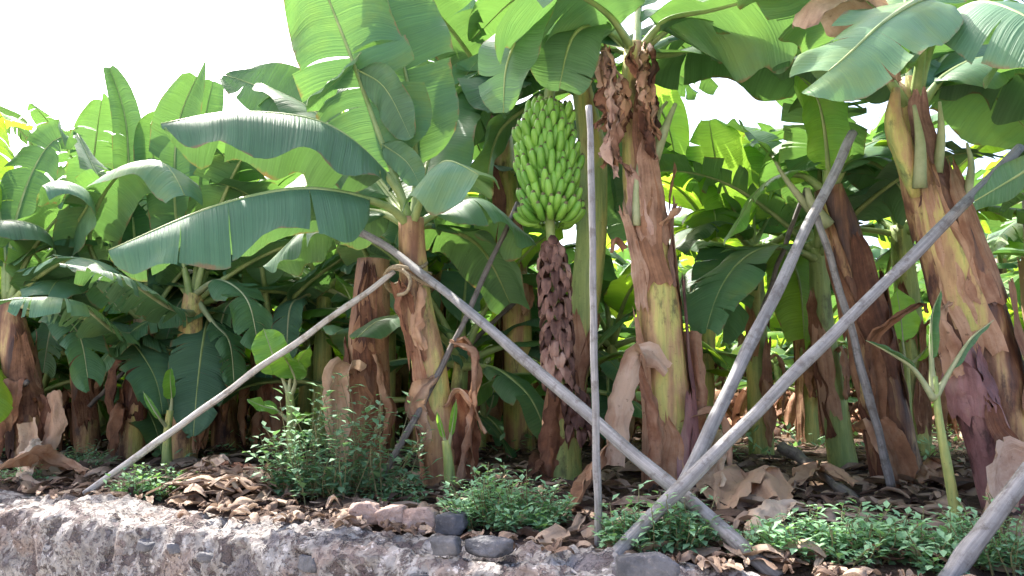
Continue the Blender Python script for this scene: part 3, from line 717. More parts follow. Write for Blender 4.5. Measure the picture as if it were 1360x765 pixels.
# --- cut brown trunk behind it
d4 = 5.3; B4 = Vector((P(489, 620, d4).x, d4, 0))
p4 = Plant(B4, 'thick dead brown trunk cut off square, left of the tied plant', 'trunk', seed=52, name='cut_banana_trunk')
p4.stem([P(487, 640, d4), P(487, 560, d4), P(489, 470, d4), P(496, 345, d4)], [.165, .16, .145, .115], 'stem_dead')
p4.sheaths(7, ('stem_dead', 'dry_red', 'dry', 'dry_dark'), (0, .98), (.8, 1.7), .02, front=True)
p4.dead([P(478, 492, d4 - .2), P(462, 484, d4 - .28), P(448, 496, d4 - .32), P(446, 550, d4 - .32), P(452, 610, d4 - .28)], [.06, .085, .085, .075, .05], 'dry_pale', fold=.7, side=(1, .3, 0))
p4.dead([P(500, 470, d4 - .16), P(512, 520, d4 - .2), P(520, 545, d4 - .2), P(512, 590, d4 - .2)], [.03, .05, .06, .03], 'dry_red')

# --- big leaning plant at the right
B5 = G(1352, 668); d5 = B5.y
p5 = Plant(B5, 'thick leaning orange brown banana plant at the right edge, broad leaves overhead', seed=61)
p5.stem([P(1362, 690, d5), P(1335, 580, d5), P(1298, 440, d5), P(1258, 320, d5), P(1226, 225, d5), P(1212, 165, d5), P(1208, 105, d5)], [.18, .172, .172, .165, .14, .10, .055], 'stem_brown', sides=22)
p5.sheaths(3, ('dry_red', 'stem_brown', 'dry', 'dry_dark'), (0, .9), (.9, 1.8), .04, front=True)
for t0, t1, a0, aw, mt, pe in ((.46, .78, 3.7, 1.7, 'dry_red', .02), (.70, .95, 2.9, 1.6, 'bract', .06), (.2, .5, 3.9, 1.1, 'dry_dark', .03), (.42, .82, 2.5, .8, 'stem', .01)):
    b = MB(); sheath(b, p5.path, p5.radii, t0, t1, a0, aw, p5.rng, .02, pe); b.build('dry_sheath', M[mt], p5.root, p5.org)
b = MB(); tube(b, smoothpath([P(1216, 262, d5 - .10), P(1200, 205, d5 - .14), P(1186, 160, d5 - .14), P(1190, 118, d5 - .12)], 14), [.025, .045, .055, .04, .02], 12, lump=.3, seed=3); b.build('petiole_base', M['stem'], p5.root, p5.org)
for a in (((1222, 250, d5 - .17), (1222, 190, d5 - .2), (1214, 140, d5 - .18), .022), ((1245, 230, d5 - .12), (1250, 180, d5 - .14), (1248, 135, d5 - .14), .018), ((1285, 262, d5 - .1), (1290, 220, d5 - .12), (1284, 190, d5 - .1), .015)):
    b = MB(); tube(b, smoothpath([P(*q) for q in a[:3]], 8), [a[3] * 1.5, a[3] * 1.1, a[3] * .45], 10, lump=.25); b.build('petiole_stub', M['rib_pale'], p5.root, p5.org)
T5 = P(1212, 150, d5)
p5.leaf([T5, P(1228, 40, d5 - .3), P(1232, 0, d5 - .7), P(1180, 25, d5 - 1.0), P(1118, 80, d5 - 1.15), P(1055, 130, d5 - 1.2)], .28, side=(.75, -.45, -.2), fold=(-5, 0), droop=(.4, .9), tears=(4, 4), tdepth=.4, mat='leaf_blue', gap=.1, pet=.38)
p5.leaf([T5, P(1240, 50, d5 - .2), P(1290, 5, d5 - .7), P(1350, 15, d5 - 1.0), P(1430, 70, d5 - 1.2)], .34, fold=(0, -10), droop=(.4, 1.0), tears=(2, 3), mat='leaf_blue')
p5.leaf([T5, P(1260, 95, d5), P(1330, 80, d5), P(1440, 150, d5)], .36, fold=(0, -5), droop=(.5, .9), tears=(2, 2))
p5.leaf([T5, P(1170, 90, d5 + .1), P(1110, 60, d5 + .1), P(1020, 90, d5 + .2)], .36, fold=(-5, 0), droop=(.8, .4), tears=(2, 2))
p5.leaf([T5, P(1200, 40, d5 + .4), P(1210, -30, d5 + .9), P(1230, -40, d5 + 1.5)], .36, tears=3)
p5.leaf([T5, P(1260, 70, d5 + .4), P(1340, 40, d5 + .8), P(1430, 80, d5 + 1.2)], .36, tears=3)
p5.leaf([T5, P(1150, 60, d5 - .2), P(1090, -10, d5 - .5), P(1000, -40, d5 - .8)], .34, tears=3, droop=(.9, .3))
p5.leaf([T5, P(1180, 70, d5 + .3), P(1110, 40, d5 + .7), P(1040, 60, d5 + 1.0)], .36, tears=3)
p5.leaf([T5, P(1250, 110, d5 + .2), P(1310, 120, d5 + .5), P(1390, 200, d5 + .7)], .34, tears=2)
p5.dead([P(1190, 110, d5 - .2), P(1150, 30, d5 - .5), P(1120, 0, d5 - .6), P(1080, 10, d5 - .7), P(1060, 35, d5 - .7)], [.03, .10, .16, .14, .05], 'dry_pale', crump=.03)

p5.leaf([T5, P(1150, 70, d5 + .5), P(1060, 25, d5 + .9), P(950, 50, d5 + 1.2)], .42, tears=(2, 2), droop=(.4, .6))
p5.leaf([T5, P(1190, 60, d5 + .7), P(1130, 10, d5 + 1.3), P(1060, 0, d5 + 1.9)], .42, tears=(2, 2), droop=(.4, .6))
# its follower, a purple stem
B5b = G(1330, 665); d5b = B5b.y - .25
p5b = Plant(Vector((P(1330, 690, d5b).x, d5b, 0)), 'short purple brown stem leaning against the thick right hand plant', seed=63, cat='banana stem')
p5b.stem([P(1345, 690, d5b), P(1318, 600, d5b), P(1292, 530, d5b), P(1268, 465, d5b)], [.115, .11, .105, .075], 'stem_purple')
p5b.sheaths(3, ('stem_purple', 'dry_dark'), (0, 1), (1, 2), .04, front=True)
p5b.dead([P(1270, 500, d5b - .1), P(1258, 455, d5b - .1), P(1250, 420, d5b - .1), P(1262, 400, d5b)], [.04, .05, .03, .01], 'dry_red')

# --- dark plant behind the grey poles
B6 = G(1195, 645); d6 = B6.y + .1
p6 = Plant(Vector((P(1192, 645, d6).x, d6, 0)), 'dark brown leaning banana plant behind the steep grey pole, right of centre', seed=71)
p6.stem([P(1196, 655, d6), P(1178, 560, d6), P(1152, 440, d6), P(1128, 340, d6), P(1100, 250, d6)], [.15, .138, .13, .125, .09], 'stem_brown')
p6.sheaths(8, ('dry_dark', 'dry_dark', 'dry_dark', 'stem_brown'), (0, .98), (.8, 1.8), .06, front=True)
p6.dead([P(1172, 590, d6 - .15), P(1165, 500, d6 - .2), P(1158, 455, d6 - .25), P(1185, 425, d6 - .3), P(1225, 403, d6 - .3), P(1232, 415, d6 - .3)], [.03, .035, .06, .05, .025, .01], 'dry', side=(1, .3, 0))
p6.dead([P(1150, 570, d6 - .1), P(1162, 560, d6 - .2), P(1190, 610, d6 - .22), P(1200, 660, d6 - .2)], [.06, .09, .10, .05], 'dry')
T6 = P(1100, 255, d6)
for i, a in enumerate((.15, .5, 1.3, 2.2, 2.9, 3.6)):
    pass
p6.leaf([T6, P(1098, 200, d6), P(1085, 130, d6 - .1), P(1050, 90, d6 - .2)], .16, side=(1, 0, .2), tears=1, mat='leaf_young_lit')
p6.leaf([T6, P(1060, 230, d6 + .1), P(1010, 250, d6 + .1), P(960, 330, d6)], .22, mat='leaf_young_lit', tears=3, droop=(.6, .6))  # backlit brightness is put in by the lighter leaf colour
p6.leaf([T6, P(1130, 215, d6 + .1), P(1175, 225, d6 + .2), P(1230, 300, d6 + .2)], .25, tears=3, droop=(.6, .6))
p6.leaf([T6, P(1090, 200, d6 + .5), P(1060, 190, d6 + 1.0), P(1020, 270, d6 + 1.5)], .3, tears=3)
p6.leaf([T6, P(1140, 200, d6 + .5), P(1190, 190, d6 + .9), P(1240, 250, d6 + 1.4)], .3, tears=3)
for a in (((1100, 300, d6 - .12), (1078, 270, d6 - .14), (1072, 250, d6 - .14), .03), ((1085, 290, d6 - .05), (1045, 240, d6 - .1), (1030, 215, d6 - .1), .02)):
    b = MB(); tube(b, smoothpath([P(*q) for q in a[:3]], 8), [a[3] * 1.4, a[3], a[3] * .5], 9, lump=.25); b.build('petiole_stub', M['rib_pale'], p6.root, p6.org)

# --- slimmer plants right of centre
def quick(pxs, d, rads, mat, label, seed, ncrown, stem_sheath=3, hang=2, **kw):
    base = P(*pxs[0], d); base.z = 0
    q = Plant(base, label, seed=seed)
    q.stem([base - Vector((0, 0, .03))] + [P(x, y, d) for x, y in pxs[1:]], rads, mat)
    q.sheaths(stem_sheath, ('dry_dark', 'dry_red', 'dry'), (0, .8), (1, 2), .05)
    for i in range(hang): q.hang(q.rng.uniform(.25, .7), -PI / 2 + q.rng.uniform(-1.4, 1.4), q.rng.uniform(.06, .16), q.rng.uniform(.3, .7), q.rng.uniform(.04, .08), q.rng.choice(('dry', 'dry_dark', 'dry_red')), crump=.025)
    if ncrown: q.crown(ncrown, **kw)
    return q
q7 = quick([(1122, 622), (1108, 540), (1094, 440), (1085, 330)], 5.5, [.10, .09, .08, .06], 'stem_green', 'slender green banana plant just left of the dark brown leaning plant', 81, 7, elev=(80, 15), az0=2.0)
q17 = quick([(1012, 610), (1008, 520), (1004, 420), (1000, 330)], 6.3, [.10, .09, .085, .07], 'stem_green', 'sunlit banana plant seen between the tall brown stem and the steep grey pole', 83, 5, elev=(70, 5), az0=1.2)
T = q17.top
q17.leaf([T, P(985, 300, 6.2), P(955, 230, 6.1), P(940, 150, 6.0)], .30, side=(1, .2, .1), tears=(2, 2), mat='leaf_young_lit', droop=(.1, .1))  # lighter leaf colour gives this blade its backlit look
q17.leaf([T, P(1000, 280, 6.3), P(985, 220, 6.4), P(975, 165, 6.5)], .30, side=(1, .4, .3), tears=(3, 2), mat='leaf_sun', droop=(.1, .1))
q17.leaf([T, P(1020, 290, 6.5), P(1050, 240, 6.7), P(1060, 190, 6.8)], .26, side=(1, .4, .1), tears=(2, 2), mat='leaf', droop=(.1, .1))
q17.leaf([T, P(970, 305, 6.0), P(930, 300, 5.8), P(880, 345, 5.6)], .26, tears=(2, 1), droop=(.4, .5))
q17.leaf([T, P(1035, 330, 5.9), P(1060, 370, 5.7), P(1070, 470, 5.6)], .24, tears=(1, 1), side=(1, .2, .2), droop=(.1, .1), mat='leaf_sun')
q17.leaf([T, P(960, 340, 5.9), P(930, 370, 5.7), P(900, 440, 5.6)], .26, tears=(1, 2), droop=(.4, .5))
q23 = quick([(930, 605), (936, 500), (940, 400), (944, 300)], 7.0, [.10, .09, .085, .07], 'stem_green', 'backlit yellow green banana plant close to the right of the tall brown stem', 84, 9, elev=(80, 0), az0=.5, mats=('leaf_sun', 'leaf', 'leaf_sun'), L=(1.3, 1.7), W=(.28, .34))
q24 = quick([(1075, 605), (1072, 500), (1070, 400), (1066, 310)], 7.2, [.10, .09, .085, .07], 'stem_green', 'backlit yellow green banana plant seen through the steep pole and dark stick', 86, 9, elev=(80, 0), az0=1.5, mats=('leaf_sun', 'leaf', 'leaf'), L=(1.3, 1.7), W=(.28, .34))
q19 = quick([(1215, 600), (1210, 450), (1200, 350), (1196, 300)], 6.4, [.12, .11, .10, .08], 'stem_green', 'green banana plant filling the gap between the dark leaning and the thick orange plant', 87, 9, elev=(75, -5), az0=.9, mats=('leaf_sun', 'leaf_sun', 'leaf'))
q20 = quick([(1400, 600), (1390, 400), (1380, 200), (1375, 90)], 5.6, [.14, .13, .12, .09], 'stem_brown', 'tall banana plant at the far right behind the thick orange brown one', 88, 10, elev=(75, -15), az0=.2, L=(1.7, 2.1), W=(.32, .36))
q21 = quick([(690, 590), (685, 400), (672, 250), (660, 130)], 6.3, [.13, .12, .11, .09], 'stem', 'tall leafy banana plant rising behind the fruiting plant', 89, 11, elev=(75, -20), az0=.7, L=(1.6, 2.0), W=(.32, .36))
q22 = quick([(560, 590), (570, 450), (580, 330), (585, 230)], 6.6, [.13, .12, .11, .09], 'stem', 'leafy banana plant standing directly behind the tied plant', 90, 10, elev=(75, -20), az0=1.7, L=(1.5, 1.9), W=(.30, .36))
T = q22.top
for (pp, w_, sd_) in (([(592, 180, 6.5), (610, 100, 6.4), (655, 40, 6.3)], .30, (.8, .2, .5)), ([(585, 150, 6.6), (575, 60, 6.7), (545, -20, 6.8)], .30, (1, .3, .1)), ([(600, 190, 6.8), (640, 130, 7.0), (700, 110, 7.1)], .30, (.3, .5, .8)), ([(595, 170, 7.0), (620, 70, 7.3), (625, -10, 7.5)], .32, (1, .2, .2)), ([(605, 180, 6.4), (650, 110, 6.2), (690, 20, 6.1)], .28, (.9, -.2, .4)), ([(575, 200, 6.4), (520, 150, 6.3), (450, 140, 6.2)], .26, (.2, .6, .7))):
    q22.leaf([T] + [P(*c) for c in pp], w_, side=sd_, tears=(4, 4), droop=(.2, .3), tdepth=.9, mat=q22.rng.choice(('leaf', 'leaf_blue', 'leaf')))
# --- left plants
q8 = quick([(240, 608), (246, 520), (253, 440), (258, 390)], 6.0, [.12, .11, .10, .08], 'stem', 'banana plant with dark purple stem and feathered leaf, third trunk from left', 91, 9, 4, 2, elev=(82, 20), az0=.6, skip=lambda a: math.sin(a) < -.2 and math.cos(a) < .4)
p = P(256, 415, 5.95)
q8.leaf([p, P(222, 405, 5.4), P(155, 366, 4.9), P(70, 348, 4.6)], .22, tears=(14, 16), tdepth=1.0, droop=(.9, 1.1), fold=(10, 5), gap=.3, mess=.35, mat='leaf_blue', rib='rib_pale', pet=.22)
q8.leaf([p, P(240, 330, 5.9), P(232, 260, 5.9), P(238, 160, 5.9), P(276, 72, 5.8)], .22, tears=(5, 2), side=(1, .2, 0), droop=(.1, .1), fold=(25, 25), mat='leaf')
q8.leaf([p, P(262, 330, 6.1), P(266, 250, 6.2), P(270, 170, 6.2), P(292, 70, 6.2)], .17, tears=(1, 1), side=(1, .3, 0), droop=(.05, .05), fold=(20, 20))
q9 = quick([(174, 602), (180, 530), (188, 460), (192, 425)], 6.2, [.105, .10, .09, .075], 'stem_brown', 'slim brown banana plant second from the left, shredded leaf hanging before it', 95, 8, 4, 2, elev=(80, 20), az0=1.9, skip=lambda a: math.sin(a) < -.2)
p = P(190, 440, 6.15)
q9.leaf([p, P(155, 440, 5.5), P(90, 398, 5.0), P(-20, 400, 4.8)], .24, tears=(16, 18), tdepth=1.0, droop=(1.0, 1.1), fold=(5, 5), gap=.3, mess=.4, mat='leaf_blue', rib='rib_pale', pet=.2)
q9.leaf([p, P(180, 330, 6.2), P(172, 240, 6.2), P(165, 150, 6.2), P(135, 62, 6.2)], .17, tears=(2, 1), side=(1, .5, .1), droop=(.05, .05), fold=(40, 40), mat='leaf')
q10 = quick([(40, 622), (34, 540), (22, 460), (10, 400)], 5.7, [.13, .125, .11, .09], 'stem_brown', 'leftmost banana plant, ragged brown and yellow stem with pale hanging sheaths', 97, 9, 5, 4, elev=(75, 0), az0=.2, skip=lambda a: math.sin(a) < -.6)
q10.dead([P(36, 560, 5.5), P(40, 600, 5.45), P(35, 630, 5.4)], [.07, .08, .07], 'dry_pale', side=(1, 0, 0))
q10.dead([P(70, 520, 5.6), P(72, 560, 5.55), P(60, 610, 5.5)], [.05, .07, .05], 'dry', side=(1, 0, 0))
for (pp, w_, dr) in (([(100, 330, 5.9), (120, 262, 5.6), (75, 240, 5.3), (20, 270, 5.1)], .3, 1.0), ([(120, 330, 5.9), (150, 240, 5.7), (215, 215, 5.5), (265, 300, 5.3)], .3, .8), ([(90, 340, 5.9), (50, 300, 5.5), (-10, 295, 5.2), (-60, 330, 5.0)], .28, 1.0)):
    q9.leaf([q9.top] + [P(*c) for c in pp], w_, tears=(2, 2), droop=(dr, dr), fold=(-8, -8), mat='leaf_blue', tdepth=.8)
q11 = quick([(118, 590), (112, 540), (108, 490), (104, 440)], 6.5, [.11, .10, .09, .07], 'stem_brown', 'brown banana plant standing between the leftmost two trunks, half hidden', 99, 8, 3, 3, elev=(60, 0), az0=4.0)
q12 = quick([(370, 590), (366, 540), (362, 500), (358, 420)], 6.6, [.14, .13, .12, .09], 'stem_dead', 'orange brown banana trunk behind the bright young sucker', 101, 8, 4, 3, elev=(80, 5), az0=2.4)
q13 = quick([(300, 590), (296, 540), (292, 480), (288, 400)], 6.9, [.12, .11, .10, .08], 'stem_brown', 'shaded banana plant right of the dark purple stemmed one', 103, 8, 3, 4, elev=(80, 5), az0=.9)
q14 = quick([(425, 580), (428, 520), (430, 440), (430, 380)], 6.8, [.09, .09, .08, .06], 'stem_green', 'thin green stemmed banana plant just left of the cut brown trunk', 105, 8, 2, 2, elev=(80, 8), az0=3.3)
q15 = quick([(660, 580), (668, 520), (672, 440), (676, 360)], 7.4, [.11, .10, .09, .08], 'stem_brown', 'deeply shaded banana plant left of the shrivelled fruit stalk', 107, 9, 3, 3, elev=(82, 8), az0=1.5)

for q_, pp, w_, m_ in ((q8, [(290, 372, 5.7), (328, 398, 5.4), (345, 470, 5.3)], .22, 'leaf'), (q8, [(285, 430, 5.9), (305, 455, 5.7), (312, 520, 5.6)], .16, 'leaf'), (q10, [(70, 415, 5.5), (105, 445, 5.3), (120, 525, 5.2)], .20, 'leaf_blue'), (q10, [(60, 380, 5.7), (120, 370, 5.5), (165, 420, 5.4)], .22, 'leaf'), (q12, [(330, 395, 6.4), (300, 410, 6.2), (285, 480, 6.1)], .20, 'leaf'), (q14, [(455, 392, 6.5), (478, 410, 6.3), (490, 470, 6.2)], .18, 'leaf'), (q14, [(402, 395, 6.5), (385, 410, 6.3), (380, 480, 6.2)], .2, 'leaf_blue'), (q11, [(95, 410, 6.3), (70, 430, 6.1), (55, 510, 6.0)], .2, 'leaf'), (q13, [(275, 395, 6.6), (240, 400, 6.4), (215, 470, 6.3)], .2, 'leaf'), (q15, [(650, 370, 7.1), (615, 400, 6.8), (600, 480, 6.7)], .24, 'leaf'), (q15, [(690, 380, 7.1), (705, 420, 6.8), (700, 520, 6.7)], .24, 'leaf_blue')):
    q_.leaf([q_.top] + [P(*c) for c in pp], w_, tears=(5, 6), tdepth=.9, droop=(.5, .6), mat=m_, rib='rib_pale', pet=.28)
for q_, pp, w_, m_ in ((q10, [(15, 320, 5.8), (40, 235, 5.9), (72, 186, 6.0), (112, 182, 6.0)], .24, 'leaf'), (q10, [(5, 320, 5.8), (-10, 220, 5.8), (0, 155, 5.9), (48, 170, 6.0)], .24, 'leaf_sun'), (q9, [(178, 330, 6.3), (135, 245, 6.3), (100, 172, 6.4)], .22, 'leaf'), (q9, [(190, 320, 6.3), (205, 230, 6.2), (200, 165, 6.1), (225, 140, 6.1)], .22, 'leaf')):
    q_.leaf([q_.top] + [P(*c) for c in pp], w_, tears=(4, 5), tdepth=.9, droop=(.3, .5), mat=m_)
# --- young suckers
def sucker(pts, d, r, leaves, label, seed, mat='stem_green', lm='leaf_young_lit'):
    base = P(*pts[0], d); base.z = 0
    q = Plant(base, label, 'banana sucker', seed=seed, name='banana_sucker')
    q.stem([base - Vector((0, 0, .02))] + [P(x, y, d) for x, y in pts[1:]], r, mat, 12, 14)
    for lp, w, kw in leaves:
        a = dict(tears=0, pet=.3, droop=(.1, .1), mat=lm, rr=.012, rib='rib_pale'); a.update(kw)
        q.leaf([P(*c) for c in lp], w, **a)
    return q
ds = 5.0
sucker([(390, 612), (387, 560), (384, 520)], ds, [.04, .035, .028], [
    ([(384, 525, ds), (376, 505, ds), (362, 470, ds - .05), (350, 436, ds - .05)], .12, dict(side=(1, .1, .2))),
    ([(384, 525, ds), (386, 505, ds), (396, 480, ds - .05), (412, 458, ds - .1)], .09, dict(side=(.7, .3, .6))),
    ([(385, 530, ds), (392, 505, ds - .05), (380, 478, ds - .15), (372, 470, ds - .3)], .11, dict(side=(1, .1, .1))),
    ([(386, 560, ds), (368, 545, ds - .05), (350, 540, ds - .1), (328, 530, ds - .15)], .06, dict(side=(.2, .9, .2))),
    ([(387, 570, ds), (400, 555, ds - .05), (420, 548, ds - .1)], .05, {})], 'bright green young sucker with broad leaves under the sloping pale pole', 111)
sucker([(222, 622), (222, 580), (226, 545)], 5.5, [.04, .03, .025], [
    ([(226, 550, 5.5), (228, 530, 5.5), (226, 500, 5.45), (228, 488, 5.45)], .07, dict(side=(1, .2, 0), fold=(50, 50))),
    ([(224, 570, 5.5), (208, 550, 5.4), (190, 520, 5.4)], .025, dict(side=(.6, .4, .5)))], 'small sucker with one rolled yellow green leaf beside the dark purple stem', 112, lm='leaf_young_lit')
d = G(600, 655).y
sucker([(598, 655), (596, 620), (592, 585)], d - .1, [.035, .03, .022], [
    ([(594, 600, d - .1), (588, 575, d - .12), (580, 545, d - .15)], .025, dict(side=(1, 0, 0), fold=(50, 50))),
    ([(594, 600, d - .1), (600, 570, d - .12), (606, 530, d - .15)], .03, dict(side=(1, 0, 0), fold=(50, 50)))], 'small pale green forked shoot at the foot of the tied plant', 113)
d = G(1272, 700).y
sucker([(1274, 702), (1262, 640), (1248, 560), (1241, 500)], d, [.025, .022, .018, .013], [
    ([(1241, 520, d), (1238, 480, d), (1238, 420, d), (1250, 385, d)], .035, dict(side=(1, 0, .2), fold=(55, 55))),
    ([(1243, 530, d), (1215, 490, d), (1185, 470, d - .05), (1150, 452, d - .1)], .022, dict(side=(.3, .9, .4), fold=(50, 50))),
    ([(1243, 530, d), (1265, 490, d), (1290, 450, d), (1320, 425, d)], .022, dict(side=(.3, .9, .4), fold=(50, 50)))], 'tall pale green sucker before the purple stem at the right', 114, mat='stem_green', lm='leaf')
d = 5.8
sucker([(1208, 600), (1206, 520), (1204, 480)], d, [.03, .025, .02], [
    ([(1204, 490, d), (1200, 460, d), (1196, 420, d), (1190, 380, d)], .14, dict(side=(1, .2, .2))),
    ([(1204, 490, d), (1225, 470, d), (1240, 450, d - .1)], .1, dict(side=(.5, .5, .5)))], 'young sucker with a broad green leaf behind the curled dry leaf', 115)
d = 6.3
sucker([(640, 590), (642, 545), (640, 520)], d, [.03, .025, .02], [
    ([(640, 540, d), (630, 510, d), (640, 470, d)], .05, dict(side=(1, 0, 0))),
    ([(640, 540, d), (655, 520, d), (672, 490, d)], .05, dict(side=(1, 0, .4))),
    ([(640, 560, d), (652, 540, d), (660, 500, d)], .05, dict(side=(1, 0, .4)))], 'thin shoot in deep shade left of the shrivelled fruit stalk', 116, lm='leaf')

# leaf of a plant out of the frame at the right
d = 3.5
p16 = Plant(Vector((P(1520, 500, d + .4).x, d + .4, 0)), 'banana plant beyond the right edge, one green blade reaching in', seed=121)
p16.stem([p16.org, P(1515, 350, d + .4), P(1500, 180, d + .4)], [.14, .12, .1], 'stem')
T = P(1500, 180, d + .4)
p16.leaf([T, P(1450, 170, d + .2), P(1360, 215, d), P(1270, 278, d - .1)], .17, fold=(-5, -5), droop=(.5, .9), tears=(0, 1), mat='leaf_young_lit', pet=.25)
p16.leaf([T, P(1450, 100, d + .2), P(1400, 60, d), P(1330, 90, d - .2)], .3, tears=2)
p16.leaf([P(1500, 150, 3.2), P(1420, 188, 3.15), P(1350, 234, 3.1), P(1272, 280, 3.05)], .115, side=(0, -.5, .8), fold=(-6, -6), tears=(0, 0), droop=(.1, .1), pet=.1, mat='leaf_blue')
p16.crown(5, elev=(70, 20), az0=.3, skip=lambda a: math.cos(a) < -.3)

# ================================================================== BACKGROUND ROWS
protos = []
for k in range(7):
    q = Plant(Vector((0, 0, 0)), 'x', seed=200 + k)
    h = [1.9, 2.1, 2.3, 2.0, 2.25, 1.7, 2.15][k]; lx = q.rng.uniform(-.2, .2); ly = q.rng.uniform(-.2, .2)
    q.stem([(0, 0, -.04), (lx * .2, ly * .2, h * .35), (lx * .6, ly * .6, h * .7), (lx, ly, h)], [.125, .115, .10, .075], ('stem', 'stem_brown', 'stem_green', 'stem_brown', 'stem', 'stem_green', 'stem_brown')[k], 12, 14)
    q.sheaths(2, ('dry_dark', 'dry_red', 'dry'), (0, .9), (1.2, 2.4), .06)
    for i in range(4): q.hang(q.rng.uniform(.25, .95), q.rng.uniform(0, 6.28), q.rng.uniform(.08, .22), q.rng.uniform(.4, 1.0), q.rng.uniform(.06, .12), q.rng.choice(('dry', 'dry_dark', 'dry_red', 'dry')), crump=.03, n=12, ms=3)
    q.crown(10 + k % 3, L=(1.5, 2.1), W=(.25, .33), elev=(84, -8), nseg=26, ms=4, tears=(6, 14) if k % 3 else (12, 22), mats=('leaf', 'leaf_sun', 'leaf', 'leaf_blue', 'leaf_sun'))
    protos.append(q.root)
br = random.Random(77)
front = [(p_.org.x, p_.org.y) for p_ in (p1, p2, p3, p4, p5, p6, q7, q8, q9, q10, q11, q12, q13, q14, q15, p16, q17, q19, q20, q21, q22, q23, q24)]
spots = []
y = 6.4
while y < 34:
    half = 0.72 * y + 2.2; x = -half + br.uniform(0, 1)
    while x < half:
        spots.append((x + br.uniform(-.35, .35), y + br.uniform(-.45, .45))); x += 1.6 if y < 16 else 1.9
    y += 1.6 if y < 16 else 2.3
used = set()
LBL = {'l': ('one of the crowded banana plants in the rows behind the left trunks', 'banana plants in the rows behind the left trunks'),
       'm': ('one of the crowded banana plants in the rows behind the fruit bunch', 'banana plants in the rows behind the fruit bunch'),
       'r': ('one of the crowded banana plants in the rows behind the crossed poles', 'banana plants in the rows behind the crossed poles')}
def clear(x, y):
    if any((x - a) ** 2 + (y - b) ** 2 < .9 for a, b in front): return False
    # sunny clearing behind the crossed poles
    if -.3 < x < 5.6 and 7.6 < y < 13.2: return False
    return True
ci = 0
for x, y in spots:
    if not clear(x, y): continue
    k = br.randrange(7)
    r = protos[k] if k not in used else copy_tree(protos[k]); used.add(k)
    sc = br.uniform(.92, 1.18)
    if x / y < -.2: sc *= 1.04 if y > 9 else .86
    r.location = (x, y, gz(x, y)); r.rotation_euler = (0, 0, br.uniform(0, 6.28)); r.scale = (sc, sc, sc * br.uniform(.95, 1.08))
    z = 'l' if x / y < -.2 else ('m' if x / y < .22 else 'r')
    tag(r, LBL[z][0], 'banana plant', LBL[z][1])
for k in range(7):
    if k not in used:
        protos[k].location = (-6 + k, 35, 0); tag(protos[k], LBL['m'][0], 'banana plant', LBL['m'][1])

# knee to chest high young plants between the rows
yp = []
for k in range(4):
    q = Plant(Vector((0, 0, 0)), 'x', 'banana sucker', seed=300 + k, name='young_banana_plant'); h = (.45, .7, .95, .6)[k]
    q.stem([(0, 0, -.03), (.02, .02, h * .5), (.05 * (k - 1), .04, h)], [.07, .06, .045], 'stem_green', 10, 10)
    q.hang(.6, k * 1.7, .12, h * .7, .07, 'dry', n=10, ms=3); q.hang(.9, k * 1.7 + 2.5, .12, h * .8, .06, 'dry_dark', n=10, ms=3)
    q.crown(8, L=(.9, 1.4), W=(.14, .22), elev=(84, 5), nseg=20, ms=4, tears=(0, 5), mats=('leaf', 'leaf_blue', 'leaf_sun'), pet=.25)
    yp.append(q.root)
used2 = set(); n_y = 0
YL = {'l': ('one of the small leafy young banana plants in shade behind the left trunks', 'young plants between the left rows'),
      'm': ('one of the small young banana plants in shade behind the tied plant and fruit', 'young plants between the middle rows'),
      'r': ('one of the small young banana plants in dappled light behind the crossed poles', 'young plants between the right rows')}
while n_y < 110:
    yy = 5.9 + 15 * br.random() ** 1.3; xx = br.uniform(-.8 * yy, .8 * yy)
    if any((xx - a) ** 2 + (yy - b_) ** 2 < .12 for a, b_ in front): continue
    if xx / yy > .2 and yy < 7.6: continue
    if .5 < xx < 5 and 7.5 < yy < 12 and br.random() < .5: continue
    k = br.randrange(4); r = yp[k] if k not in used2 else copy_tree(yp[k]); used2.add(k); n_y += 1
    sc = br.uniform(.8, 1.35); r.location = (xx, yy, gz(xx, yy)); r.rotation_euler = (0, 0, br.uniform(0, 6.28)); r.scale = (sc, sc, sc)
    z = 'l' if xx / yy < -.2 else ('m' if xx / yy < .2 else 'r'); tag(r, YL[z][0], 'banana sucker', YL[z][1])

# ================================================================== POLES AND ROPE
def pole(pts, r, mat, label, seed=0, wob=.012):
    path = smoothpath([Vector(p) for p in pts], 24)
    for i, q in enumerate(path): q += noise.noise_vector(Vector((i * .35, seed * 3.1, 0))) * wob
    b = MB(); rk = random.Random(seed); tube(b, smoothpath(path, 60), [r * (1.08 - .16 * i / 19) * (1 + (rk.uniform(.05, .16) if rk.random() < .22 else rk.uniform(-.03, .03))) for i in range(20)], 12, lump=.14, seed=seed)
    org = path[0] if path[0].z < path[-1].z else path[-1]
    return tag(b.build('prop_pole', M[mat], None, org), label, 'pole')
pole([G(113, 657), P(525, 360, d3 - .1)], .019, 'pole_light', 'long pale pole sloping from the wall at the left up to the tied plant', 1)
xb = P(1030, 764, 2.62)
pole([P(1034, 768, 2.62), P(552, 356, d3 - .2), P(472, 306, d3 - .05)], .0265, 'pole', 'thick grey pole sloping down to the right from the tied plant to the wall', 2, .008)
xp = P(903, 650, 2.86)
pole([P(795, 728, 2.9), P(783, 140, 2.98)], .0145, 'pole', 'thin upright pole standing before the banana bunch', 3, .006)
pole([P(897, 664, 2.96), P(1006, 440, 3.3), P(1133, 178, 3.8)], .026, 'pole', 'steep thick grey pole rising from the crossing to the dark leaning plant', 4, .008)
pole([P(812, 741, 2.72), P(903, 648, 2.84), P(1355, 196, 3.35)], .024, 'pole', 'long grey pole sloping from the wall up to the right past the crossing', 5, .008)
